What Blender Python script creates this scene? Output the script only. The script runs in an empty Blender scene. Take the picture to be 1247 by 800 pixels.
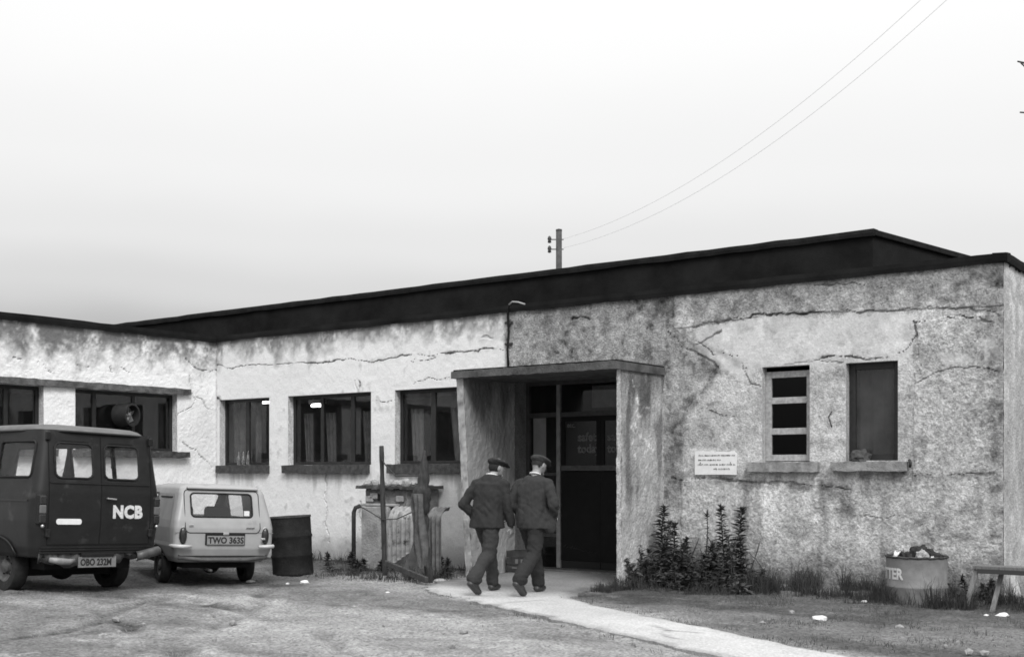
import bpy, bmesh, math, random
import numpy as np
from mathutils import Vector, Matrix, noise as mnoise

random.seed(7)
R = math.radians
SC = bpy.context.scene
COL = SC.collection

# ------------------------------------------------------------------ camera
# The yard is laid out in building axes: x along the main front, y into the building, z up.
# The inner corner between the main block and the wing stands at the origin.
F_PX, HORIZON, CENTRE, EYE = 1437.0, 575.0, 623.5, 1.55
CA, SA = 0.8007, 0.5993
CAM_X, CAM_Y = 18.07, -14.71
cam_data = bpy.data.cameras.new('camera')
cam = bpy.data.objects.new('camera', cam_data)
COL.objects.link(cam)
cam.location = (CAM_X, CAM_Y, EYE)
cam.rotation_euler = (R(90), 0, math.atan2(SA, CA))
cam_data.sensor_width = 36.0
cam_data.lens = F_PX / 1247.0 * 36.0
cam_data.shift_y = (HORIZON - 400.0) / 1247.0
cam_data.clip_start = 0.1
cam_data.clip_end = 3000.0
SC.camera = cam

# ------------------------------------------------------------------ sky, sun, exposure
SUN_DIR = Vector((0.62, -0.50, 0.80)).normalized()      # towards the sun
SUN_EL = math.asin(SUN_DIR.z)
SUN_AZ = math.atan2(SUN_DIR.x, SUN_DIR.y)
world = bpy.data.worlds.new('World')
SC.world = world
world.use_nodes = True
wn, wl = world.node_tree.nodes, world.node_tree.links
wn.clear()
w_out = wn.new('ShaderNodeOutputWorld')
w_bg = wn.new('ShaderNodeBackground')
w_bg.inputs['Strength'].default_value = 0.10
sky = wn.new('ShaderNodeTexSky')
sky.sky_type = 'NISHITA'
sky.sun_disc = False
sky.sun_elevation = SUN_EL
sky.sun_rotation = SUN_AZ
sky.dust_density = 4.0
w_bw = wn.new('ShaderNodeRGBToBW')
wl.new(sky.outputs[0], w_bw.inputs[0])
w_tc = wn.new('ShaderNodeTexCoord')
w_sep = wn.new('ShaderNodeSeparateXYZ')
wl.new(w_tc.outputs['Generated'], w_sep.inputs[0])
w_noise = wn.new('ShaderNodeTexNoise')
w_noise.inputs['Scale'].default_value = 1.6
w_noise.inputs['Detail'].default_value = 4.0
w_map = wn.new('ShaderNodeMapping')
w_map.inputs['Scale'].default_value = (1, 1, 3.0)
wl.new(w_tc.outputs['Generated'], w_map.inputs[0])
wl.new(w_map.outputs[0], w_noise.inputs['Vector'])
w_off = wn.new('ShaderNodeMath'); w_off.operation = 'MULTIPLY_ADD'
wl.new(w_noise.outputs['Fac'], w_off.inputs[0])
w_off.inputs[1].default_value = 0.10
w_off.inputs[2].default_value = -0.05
w_add = wn.new('ShaderNodeMath'); w_add.operation = 'ADD'
wl.new(w_sep.outputs['Z'], w_add.inputs[0])
wl.new(w_off.outputs[0], w_add.inputs[1])
w_ramp = wn.new('ShaderNodeValToRGB')
cr = w_ramp.color_ramp
cr.interpolation = 'EASE'
cr.elements[0].position = 0.02; cr.elements[0].color = (0.17, 0.17, 0.17, 1)
cr.elements[1].position = 0.95; cr.elements[1].color = (1.0, 1.0, 1.0, 1)
for p, v in ((0.11, 0.285), (0.15, 0.41), (0.19, 0.475), (0.25, 0.53), (0.36, 0.595)):
    e = cr.elements.new(p); e.color = (v, v, v, 1)
wl.new(w_add.outputs[0], w_ramp.inputs[0])
w_cloud = wn.new('ShaderNodeMath'); w_cloud.operation = 'MULTIPLY'
wl.new(w_ramp.outputs[0], w_cloud.inputs[0])
w_cloud.inputs[1].default_value = 11.6
w_mix = wn.new('ShaderNodeMix'); w_mix.data_type = 'FLOAT'
w_mix.inputs[0].default_value = 0.94
wl.new(w_bw.outputs[0], w_mix.inputs[2])
wl.new(w_cloud.outputs[0], w_mix.inputs[3])
wl.new(w_mix.outputs[0], w_bg.inputs['Color'])
wl.new(w_bg.outputs[0], w_out.inputs['Surface'])

sun_data = bpy.data.lights.new('sun', 'SUN')
sun_data.energy = 1.5
sun_data.angle = R(20)
sun_data.color = (1, 1, 1)
sun = bpy.data.objects.new('sun', sun_data)
COL.objects.link(sun)
sun.location = (10, -10, 30)
sun.rotation_euler = SUN_DIR.to_track_quat('Z', 'Y').to_euler()

SC.view_settings.view_transform = 'Standard'
SC.view_settings.look = 'None'
SC.view_settings.exposure = 0.6
SC.view_settings.gamma = 1.0
SC.view_settings.use_curve_mapping = False
SC.render.engine = 'CYCLES'
SC.cycles.max_bounces = 6
SC.cycles.filter_width = 1.7

# ------------------------------------------------------------------ survey helpers
def ray(x, y):
    a = (x - CENTRE) / F_PX
    return (a * CA - SA, a * SA + CA, (HORIZON - y) / F_PX)
def on_front(x, y, v=0.0):
    r = ray(x, y); t = (v - CAM_Y) / r[1]
    return Vector((CAM_X + r[0] * t, v, EYE + r[2] * t))
def on_side(x, y, u=0.0):
    r = ray(x, y); t = (u - CAM_X) / r[0]
    return Vector((u, CAM_Y + r[1] * t, EYE + r[2] * t))
def on_ground(x, y, z=0.0):
    r = ray(x, y); t = (z - EYE) / r[2]
    return Vector((CAM_X + r[0] * t, CAM_Y + r[1] * t, z))
def at_depth(x, y, d):
    r = ray(x, y)
    return Vector((CAM_X + r[0] * d, CAM_Y + r[1] * d, EYE + r[2] * d))
def to_survey(u, v, z):
    du, dv = u - CAM_X, v - CAM_Y
    X = du * CA + dv * SA
    Y = -du * SA + dv * CA
    return CENTRE + F_PX * X / Y, HORIZON - F_PX * (z - EYE) / Y

# numpy value noise
_rng = np.random.RandomState(3)
_LAT = _rng.rand(64, 256, 256)
def vnoise(x, y, scale, seed=0):
    L = _LAT[seed % 64]
    x = np.asarray(x) * scale + 37.3 * seed; y = np.asarray(y) * scale + 11.7 * seed
    xi = np.floor(x).astype(int); yi = np.floor(y).astype(int)
    fx = x - xi; fy = y - yi
    fx = fx * fx * (3 - 2 * fx); fy = fy * fy * (3 - 2 * fy)
    a = L[xi & 255, yi & 255]; b = L[(xi + 1) & 255, yi & 255]
    c = L[xi & 255, (yi + 1) & 255]; d = L[(xi + 1) & 255, (yi + 1) & 255]
    return (a * (1 - fx) + b * fx) * (1 - fy) + (c * (1 - fx) + d * fx) * fy
def fbm(x, y, scale, octaves=4, seed=0):
    t = 0; a = 1.0; n = 0
    for k in range(octaves):
        t = t + a * vnoise(x, y, scale * 2 ** k, seed + k); n += a; a *= 0.55
    return t / n
def sstep(a, b, x):
    t = np.clip((x - a) / (b - a), 0, 1)
    return t * t * (3 - 2 * t)
def in_poly(px, py, poly):
    r = np.zeros(px.shape, bool); n = len(poly)
    for i in range(n):
        x1, y1 = poly[i]; x2, y2 = poly[(i + 1) % n]
        if y1 == y2: continue
        c = ((y1 > py) != (y2 > py)) & (px < (x2 - x1) * (py - y1) / (y2 - y1) + x1)
        r ^= c
    return r
def soft_poly(px, py, poly, amp=7.0, seed=0):
    t = np.zeros(px.shape)
    for k in range(5):
        n1 = (fbm(px, py, 0.05, 3, seed) - .5) * amp * 2 + (vnoise(px, py, 0.33, seed + 9 + k) - .5) * amp * .9
        n2 = (fbm(px, py, 0.05, 3, seed + 5) - .5) * amp * 2 + (vnoise(px, py, 0.33, seed + 17 + k) - .5) * amp * .9
        t += in_poly(px + n1, py + n2, poly)
    return t / 5
def line_dist(px, py, pts):
    d = np.full(px.shape, 1e9)
    for (x1, y1), (x2, y2) in zip(pts[:-1], pts[1:]):
        dx, dy = x2 - x1, y2 - y1
        t = np.clip(((px - x1) * dx + (py - y1) * dy) / (dx * dx + dy * dy + 1e-9), 0, 1)
        d = np.minimum(d, np.hypot(px - x1 - t * dx, py - y1 - t * dy))
    return d

# ------------------------------------------------------------------ materials (a black and white world)
MATS = {}
def g4(v): return (v, v, v, 1.0)
def mat(name, base, rough=0.8, var=0.0, scale=8.0, bump=0.0, bscale=None, metal=0.0, spec=0.3, detail=5.0, stretch=None, dirt=None):
    if name in MATS: return MATS[name]
    m = bpy.data.materials.new(name); m.use_nodes = True
    n, l = m.node_tree.nodes, m.node_tree.links
    b = n['Principled BSDF']
    b.inputs['Roughness'].default_value = rough
    b.inputs['Metallic'].default_value = metal
    b.inputs['Specular IOR Level'].default_value = spec
    b.inputs['Base Color'].default_value = g4(base)
    if var or bump or dirt:
        tc = n.new('ShaderNodeTexCoord'); mp = n.new('ShaderNodeMapping')
        l.new(tc.outputs['Object'], mp.inputs[0])
        if stretch: mp.inputs['Scale'].default_value = stretch
    if var:
        nz = n.new('ShaderNodeTexNoise'); nz.inputs['Scale'].default_value = scale; nz.inputs['Detail'].default_value = detail
        nz.inputs['Roughness'].default_value = 0.65
        l.new(mp.outputs[0], nz.inputs['Vector'])
        r = n.new('ShaderNodeValToRGB')
        r.color_ramp.elements[0].position = 0.30; r.color_ramp.elements[0].color = g4(max(0.004, base * (1 - var)))
        r.color_ramp.elements[1].position = 0.70; r.color_ramp.elements[1].color = g4(min(0.9, base * (1 + var)))
        l.new(nz.outputs['Fac'], r.inputs[0])
        col = r.outputs[0]
        if dirt:                      # (tone, threshold, scale): splashes and grime in patches of their own
            nz2 = n.new('ShaderNodeTexNoise'); nz2.inputs['Scale'].default_value = dirt[2]; nz2.inputs['Detail'].default_value = 8
            nz2.inputs['Roughness'].default_value = 0.7
            l.new(mp.outputs[0], nz2.inputs['Vector'])
            r2 = n.new('ShaderNodeValToRGB')
            r2.color_ramp.elements[0].position = dirt[1]; r2.color_ramp.elements[0].color = g4(0)
            r2.color_ramp.elements[1].position = dirt[1] + 0.12; r2.color_ramp.elements[1].color = g4(1)
            l.new(nz2.outputs['Fac'], r2.inputs[0])
            mx = n.new('ShaderNodeMix'); mx.data_type = 'RGBA'
            l.new(r2.outputs[0], mx.inputs[0]); l.new(col, mx.inputs[6]); mx.inputs[7].default_value = g4(dirt[0])
            col = mx.outputs[2]
        l.new(col, b.inputs['Base Color'])
    if bump:
        nb = n.new('ShaderNodeTexNoise'); nb.inputs['Scale'].default_value = bscale or scale * 3; nb.inputs['Detail'].default_value = 6
        l.new(mp.outputs[0], nb.inputs['Vector'])
        bp = n.new('ShaderNodeBump'); bp.inputs['Strength'].default_value = bump; bp.inputs['Distance'].default_value = 0.02
        l.new(nb.outputs['Fac'], bp.inputs['Height']); l.new(bp.outputs[0], b.inputs['Normal'])
    MATS[name] = m
    return m
def glass_mat(name, tint=0.85, gloss=0.12, dust=0.0, rough=0.02):
    if name in MATS: return MATS[name]
    m = bpy.data.materials.new(name); m.use_nodes = True
    n, l = m.node_tree.nodes, m.node_tree.links
    n.clear()
    o = n.new('ShaderNodeOutputMaterial'); t = n.new('ShaderNodeBsdfTransparent'); t.inputs[0].default_value = g4(tint)
    g = n.new('ShaderNodeBsdfGlossy'); g.inputs['Roughness'].default_value = rough; g.inputs[0].default_value = g4(0.9)
    d = n.new('ShaderNodeBsdfDiffuse'); d.inputs[0].default_value = g4(0.35)
    f = n.new('ShaderNodeLayerWeight'); f.inputs[0].default_value = 0.5
    p5 = n.new('ShaderNodeMath'); p5.operation = 'POWER'; p5.inputs[1].default_value = 5.0; l.new(f.outputs['Facing'], p5.inputs[0])
    a = n.new('ShaderNodeMath'); a.operation = 'MULTIPLY_ADD'; a.inputs[1].default_value = 0.6; a.inputs[2].default_value = gloss
    l.new(p5.outputs[0], a.inputs[0])
    nz = n.new('ShaderNodeTexNoise'); nz.inputs['Scale'].default_value = 3.0; nz.inputs['Detail'].default_value = 6
    tc = n.new('ShaderNodeTexCoord'); l.new(tc.outputs['Object'], nz.inputs['Vector'])
    dm = n.new('ShaderNodeMath'); dm.operation = 'MULTIPLY'; dm.inputs[1].default_value = dust * 2
    l.new(nz.outputs['Fac'], dm.inputs[0])
    m1 = n.new('ShaderNodeMixShader'); l.new(dm.outputs[0], m1.inputs[0]); l.new(t.outputs[0], m1.inputs[1]); l.new(d.outputs[0], m1.inputs[2])
    m2 = n.new('ShaderNodeMixShader'); l.new(a.outputs[0], m2.inputs[0]); l.new(m1.outputs[0], m2.inputs[1]); l.new(g.outputs[0], m2.inputs[2])
    l.new(m2.outputs[0], o.inputs[0])
    MATS[name] = m
    return m
def paint_mat(name, attr='paint', pebble=70.0, bump=0.5, grit=0.25):
    """painted or rendered surface: the tone is the stain map stored on the mesh, the grain is procedural"""
    m = bpy.data.materials.new(name); m.use_nodes = True
    n, l = m.node_tree.nodes, m.node_tree.links
    b = n['Principled BSDF']; b.inputs['Roughness'].default_value = 0.95; b.inputs['Specular IOR Level'].default_value = 0.15
    at = n.new('ShaderNodeAttribute'); at.attribute_name = attr
    sep = n.new('ShaderNodeSeparateColor'); l.new(at.outputs['Color'], sep.inputs[0])
    tc = n.new('ShaderNodeTexCoord')
    vo = n.new('ShaderNodeTexVoronoi'); vo.inputs['Scale'].default_value = pebble; vo.feature = 'F1'
    l.new(tc.outputs['Object'], vo.inputs['Vector'])
    nz = n.new('ShaderNodeTexNoise'); nz.inputs['Scale'].default_value = pebble * 0.62; nz.inputs['Detail'].default_value = 4; nz.inputs['Roughness'].default_value = 0.65
    l.new(tc.outputs['Object'], nz.inputs['Vector'])
    mul = n.new('ShaderNodeMath'); mul.operation = 'MULTIPLY_ADD'      # (noise-.5)*k
    l.new(nz.outputs['Fac'], mul.inputs[0]); mul.inputs[1].default_value = 4.4; mul.inputs[2].default_value = -2.2
    m2 = n.new('ShaderNodeMath'); m2.operation = 'MULTIPLY_ADD'
    l.new(vo.outputs['Distance'], m2.inputs[0]); m2.inputs[1].default_value = -0.7; m2.inputs[2].default_value = 0.26
    ad = n.new('ShaderNodeMath'); ad.operation = 'ADD'; l.new(mul.outputs[0], ad.inputs[0]); l.new(m2.outputs[0], ad.inputs[1])
    sc = n.new('ShaderNodeMath'); sc.operation = 'MULTIPLY'; l.new(ad.outputs[0], sc.inputs[0]); l.new(sep.outputs[1], sc.inputs[1])
    s2 = n.new('ShaderNodeMath'); s2.operation = 'MULTIPLY_ADD'; l.new(sc.outputs[0], s2.inputs[0]); s2.inputs[1].default_value = grit * 2; s2.inputs[2].default_value = 1.0
    fin = n.new('ShaderNodeMath'); fin.operation = 'MULTIPLY'; l.new(s2.outputs[0], fin.inputs[0]); l.new(sep.outputs[0], fin.inputs[1]); fin.use_clamp = True
    cmb = n.new('ShaderNodeCombineColor')
    for k in range(3): l.new(fin.outputs[0], cmb.inputs[k])
    l.new(cmb.outputs[0], b.inputs['Base Color'])
    bp = n.new('ShaderNodeBump'); bp.inputs['Distance'].default_value = 0.012
    bs = n.new('ShaderNodeMath'); bs.operation = 'MULTIPLY'; l.new(sep.outputs[1], bs.inputs[0]); bs.inputs[1].default_value = bump
    l.new(bs.outputs[0], bp.inputs['Strength']); l.new(ad.outputs[0], bp.inputs['Height'])
    l.new(bp.outputs[0], b.inputs['Normal'])
    return m
def emit_mat(name, s):
    m = bpy.data.materials.new(name); m.use_nodes = True
    b = m.node_tree.nodes['Principled BSDF']
    b.inputs['Base Color'].default_value = g4(0.8); b.inputs['Emission Color'].default_value = g4(1.0); b.inputs['Emission Strength'].default_value = s
    return m

# ------------------------------------------------------------------ mesh helpers
def tag(o, label=None, cat=None, group=None, kind=None):
    if label: o['label'] = label
    if cat: o['category'] = cat
    if group: o['group'] = group
    if kind: o['kind'] = kind
    return o
def empty(name, loc=(0, 0, 0), rot=(0, 0, 0)):
    o = bpy.data.objects.new(name, None); COL.objects.link(o)
    o.location = loc; o.rotation_euler = rot; o.empty_display_size = 0.2
    return o
def link_mesh(name, me, m, parent=None, smooth=False):
    o = bpy.data.objects.new(name, me); COL.objects.link(o)
    if m: me.materials.append(m)
    if parent: o.parent = parent
    if smooth:
        me.polygons.foreach_set('use_smooth', [True] * len(me.polygons))
    return o
def bevel(o, w=0.01, seg=2, angle=35):
    b = o.modifiers.new('bevel', 'BEVEL'); b.width = w; b.segments = seg; b.limit_method = 'ANGLE'; b.angle_limit = R(angle)
    return o
class MB:
    def __init__(s): s.v = []; s.f = []
    def add(s, vs, fs):
        k = len(s.v); s.v += [tuple(p) for p in vs]; s.f += [tuple(i + k for i in f) for f in fs]; return s
    def box(s, x0, x1, y0, y1, z0, z1, M=None):
        vs = [Vector((x, y, z)) for z in (z0, z1) for y in (y0, y1) for x in (x0, x1)]
        if M is not None: vs = [M @ p for p in vs]
        return s.add(vs, [(0, 2, 3, 1), (4, 5, 7, 6), (0, 1, 5, 4), (2, 6, 7, 3), (0, 4, 6, 2), (1, 3, 7, 5)])
    def bar(s, a, b, w, d, up=(0, 0, 1)):
        """rectangular bar from a to b, w across, d along up"""
        a, b = Vector(a), Vector(b); t = (b - a).normalized(); up = Vector(up)
        x = t.cross(up)
        if x.length < 1e-4: x = t.cross(Vector((0, 1, 0)))
        x.normalize(); y = x.cross(t).normalized()
        vs = [p + x * sx * w / 2 + y * sy * d / 2 for p in (a, b) for sx, sy in ((-1, -1), (1, -1), (1, 1), (-1, 1))]
        return s.add(vs, [(0, 3, 2, 1), (4, 5, 6, 7), (0, 1, 5, 4), (1, 2, 6, 5), (2, 3, 7, 6), (3, 0, 4, 7)])
    def tube(s, pts, rad, n=8, closed=False, cap=True):
        pts = [Vector(p) for p in pts]; m = len(pts)
        if not hasattr(rad, '__len__'): rad = [rad] * m
        rings = []; ref = None
        for i in range(m):
            if closed: t = pts[(i + 1) % m] - pts[i - 1]
            else: t = pts[min(i + 1, m - 1)] - pts[max(i - 1, 0)]
            t.normalize()
            if ref is None:
                ref = t.cross(Vector((0, 0, 1)))
                if ref.length < 0.05: ref = t.cross(Vector((1, 0, 0)))
            ref = (ref - t * ref.dot(t)).normalized()
            q = t.cross(ref)
            rings.append([pts[i] + (ref * math.cos(2 * math.pi * k / n) + q * math.sin(2 * math.pi * k / n)) * rad[i] for k in range(n)])
        vs = [p for r in rings for p in r]; fs = []
        for i in range(m if closed else m - 1):
            j = (i + 1) % m
            for k in range(n):
                fs.append((i * n + k, i * n + (k + 1) % n, j * n + (k + 1) % n, j * n + k))
        if cap and not closed:
            fs.append(tuple(range(n))[::-1]); fs.append(tuple((m - 1) * n + k for k in range(n)))
        return s.add(vs, fs)
    def lathe(s, prof, n=32, M=None, closed=False):
        """profile of (r, z) turned about z"""
        vs = []; fs = []; m = len(prof)
        for r, z in prof:
            for k in range(n):
                a = 2 * math.pi * k / n; p = Vector((r * math.cos(a), r * math.sin(a), z))
                vs.append(M @ p if M is not None else p)
        for i in range(m if closed else m - 1):
            j = (i + 1) % m
            for k in range(n):
                fs.append((i * n + k, i * n + (k + 1) % n, j * n + (k + 1) % n, j * n + k))
        return s.add(vs, fs)
    def ell(s, c, r, n=12, m=8, M=None):
        c = Vector(c); vs = []; fs = []
        for i in range(m + 1):
            th = math.pi * i / m
            for k in range(n):
                ph = 2 * math.pi * k / n
                p = Vector((r[0] * math.sin(th) * math.cos(ph), r[1] * math.sin(th) * math.sin(ph), r[2] * math.cos(th)))
                if M is not None: p = M @ p
                vs.append(c + p)
        for i in range(m):
            for k in range(n):
                fs.append((i * n + k, (i + 1) * n + k, (i + 1) * n + (k + 1) % n, i * n + (k + 1) % n))
        return s.add(vs, fs)
    def cap(s, a, b, ra, rb, n=12):
        """tapered limb segment with round ends"""
        a, b = Vector(a), Vector(b); s.tube([a, b], [ra, rb], n)
        s.ell(a, (ra,) * 3, n, 8); s.ell(b, (rb,) * 3, n, 8); return s
    def poly_prism(s, poly, z0, z1, M=None):
        n = len(poly); vs = [Vector((x, y, z)) for z in (z0, z1) for x, y in poly]
        if M is not None: vs = [M @ p for p in vs]
        return s.add(vs, [tuple(range(n))[::-1], tuple(range(n, 2 * n))] + [(i, (i + 1) % n, n + (i + 1) % n, n + i) for i in range(n)])
    def mesh(s, name='mesh'):
        me = bpy.data.meshes.new(name); me.from_pydata(s.v, [], s.f); me.update(); return me
    def build(s, name, m, parent=None, smooth=False, bev=0.0, sharp=None):
        me = s.mesh(name); o = link_mesh(name, me, m, parent, smooth)
        if sharp is not None and smooth: me.set_sharp_from_angle(angle=R(sharp))
        if bev: bevel(o, bev)
        return o
def fix_normals(o):
    bm = bmesh.new(); bm.from_mesh(o.data); bmesh.ops.recalc_face_normals(bm, faces=bm.faces); bm.to_mesh(o.data); bm.free(); return o
def bake(o):
    """replace the mesh by its modified version"""
    dg = bpy.context.evaluated_depsgraph_get()
    me = bpy.data.meshes.new_from_object(o.evaluated_get(dg)); o.modifiers.clear(); old = o.data; o.data = me
    return o
def lettering(text, height, m, parent=None, name='lettering', M=None, bold=0.0, xs=1.0, align='LEFT', depth=0.001, wrap=None, shear=0.0, space=1.0):
    """flat letters in the xz plane facing -y; wrap=(radius, angle0) bends them round a drum"""
    c = bpy.data.curves.new('letters', 'FONT'); c.body = text; c.size = height / 0.7; c.align_x = align
    c.offset = bold; c.extrude = depth; c.resolution_u = 3; c.shear = shear; c.space_character = space
    t = bpy.data.objects.new('letters', c); COL.objects.link(t)
    dg = bpy.context.evaluated_depsgraph_get()
    me = bpy.data.meshes.new_from_object(t.evaluated_get(dg))
    bpy.data.objects.remove(t); bpy.data.curves.remove(c)
    if wrap:
        bm = bmesh.new(); bm.from_mesh(me); bmesh.ops.subdivide_edges(bm, edges=[e for e in bm.edges if e.calc_length() > .03], cuts=2)
        bmesh.ops.triangulate(bm, faces=bm.faces); bm.to_mesh(me); bm.free()
    for v in me.vertices:
        x, y, z = v.co
        x *= xs
        if wrap:
            rr = wrap[0] + z; a = wrap[1] + x / wrap[0]
            v.co = (rr * math.cos(a), rr * math.sin(a), y)
        else:
            v.co = (x, -z, y)
    if M is not None: me.transform(M)
    me.materials.clear()
    return link_mesh(name, me, m, parent)

# ------------------------------------------------------------------ ground
def ground_z(x, y):
    x = np.asarray(x, float); y = np.asarray(y, float)
    z = 0.085 * sstep(-5.15, -6.7, y) * sstep(7.5, 5.0, x)
    z = z - 0.055 * np.exp(-((x - 4.9) ** 2 + (y + 3.1) ** 2) / 1.1)
    z = z + 0.07 * sstep(-0.9, -0.05, y) * sstep(9.6, 10.2, x) * sstep(0.2, 0.0, y)
    return z
def gz(x, y): return float(ground_z(x, y))
def axis(a, b, step, far):
    core = list(np.arange(a, b + 1e-6, step)); lo = []; hi = []; d = step; p = a
    while p > -far: d *= 1.35; p -= d; lo.append(p)
    d = step; p = b
    while p < far: d *= 1.35; p += d; hi.append(p)
    return np.array(lo[::-1] + core + hi)
RUTS = [[(4.6, -6.75), (6.6, -7.0), (9.0, -7.9), (12.5, -9.9), (16, -12.6)], [(4.6, -5.3), (6.8, -5.6), (9.3, -6.5), (12.9, -8.5), (16.6, -11.2)], [(5.4, -3.6), (7.0, -4.9), (8.6, -6.9), (9.8, -9.6), (10.3, -13)], [(4.9, -4.7), (6.2, -5.9), (7.4, -7.6), (8.4, -10), (8.8, -13)]]
def ruts(X, Y):
    n = (fbm(X, Y, 1.0, 3, 57) - .5) * .35; d = np.full(X.shape, 9.0)
    for r_ in RUTS: d = np.minimum(d, line_dist(X + n, Y + n, r_))
    return d, sstep(.35, .6, fbm(X, Y, .8, 3, 59))
def yard_paint(X, Y):
    px, py = to_survey(X, Y, 0 * X)
    n1 = fbm(X, Y, 0.9, 5, 2); n2 = fbm(X, Y, 4.0, 4, 8); n3 = fbm(X * .45, Y * 1.0, 1.2, 4, 30)
    n5 = vnoise(X, Y, 11, 33); n6 = vnoise(X, Y, 23, 35)
    n7 = fbm(X * .6 + Y * .2, Y * 1.5, .55, 4, 48)
    t = 0.30 + (n1 - .5) * 0.16 + (n2 - .5) * 0.16 + (n3 - .5) * .22 + (n5 - .5) * .07 + (n6 - .5) * .07 + (sstep(.38, .62, n7) - .5) * .15
    spk = sstep(.82, .92, vnoise(X, Y, 16, 41)) * sstep(.45, .6, n2); t = t + .16 * spk
    rd_, rk = ruts(X, Y); t = t - .085 * sstep(.14, .05, rd_) * rk + .05 * sstep(.10, .0, np.abs(rd_ - .20)) * rk
    # tyre-worn, darker earth where the vehicles stand; darker earth by the walls; thin turf beyond the path
    oil = sstep(5.9, 5.0, X + (n1 - .5) * 1.2) * sstep(-8.6, -7.2, Y + (n1 - .5) * 1.4)
    t = t * (1 - 0.45 * oil)
    turf = sstep(0, .8, (Y + 3.05 + (X - 10.3) * .53) + (n1 - .5) * .9) * sstep(9.3, 9.9, X)
    t = t * (1 - .50 * turf)
    wallside = sstep(-1.9, -.9, Y + (n1 - .5) * 1.0) * sstep(7.2, 6.6, X)
    t = t * (1 - .45 * wallside)
    return np.clip(t, .04, .8)
def make_ground():
    xs = axis(-1.0, 20.0, 0.06, 900); ys = axis(-13.5, 2.0, 0.06, 900)
    X, Y = np.meshgrid(xs, ys); nx, ny = len(xs), len(ys)
    Z = ground_z(X, Y)
    near = sstep(40, 10, np.hypot(X - 9, Y + 5))
    Z = Z + near * ((fbm(X, Y, 1.3, 3, 11) - .5) * .05 + (fbm(X, Y, 6, 3, 21) - .5) * .032 + (vnoise(X, Y, 16, 25) - .5) * .016)
    rd_, rk = ruts(X, Y); Z = Z + near * (-.022 * sstep(.15, .04, rd_) * rk + .012 * sstep(.09, .0, np.abs(rd_ - .19)) * rk)
    # keep it below the slabs of the path and the floors of the building
    Z = Z - 0.06 * sstep(0.05, .15, Y) - .03 * sstep(7.0, 7.2, X) * sstep(9.8, 9.6, X) * sstep(-1.6, -1.3, Y)
    me = bpy.data.meshes.new('ground')
    co = np.stack([X.ravel(), Y.ravel(), Z.ravel()], 1)
    i = np.arange(nx * ny).reshape(ny, nx)
    quads = np.stack([i[:-1, :-1].ravel(), i[:-1, 1:].ravel(), i[1:, 1:].ravel(), i[1:, :-1].ravel()], 1)
    me.from_pydata(co.tolist(), [], quads.tolist()); me.update()
    a = me.color_attributes.new('paint', 'FLOAT_COLOR', 'POINT')
    t = yard_paint(X, Y).ravel()
    a.data.foreach_set('color', np.stack([t, t * 0 + 1, t * 0, t * 0 + 1], 1).ravel())
    o = link_mesh('ground', me, paint_mat('trodden_earth', pebble=42, bump=1.0, grit=0.26), smooth=True)
    tag(o, kind='structure')
make_ground()

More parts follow.
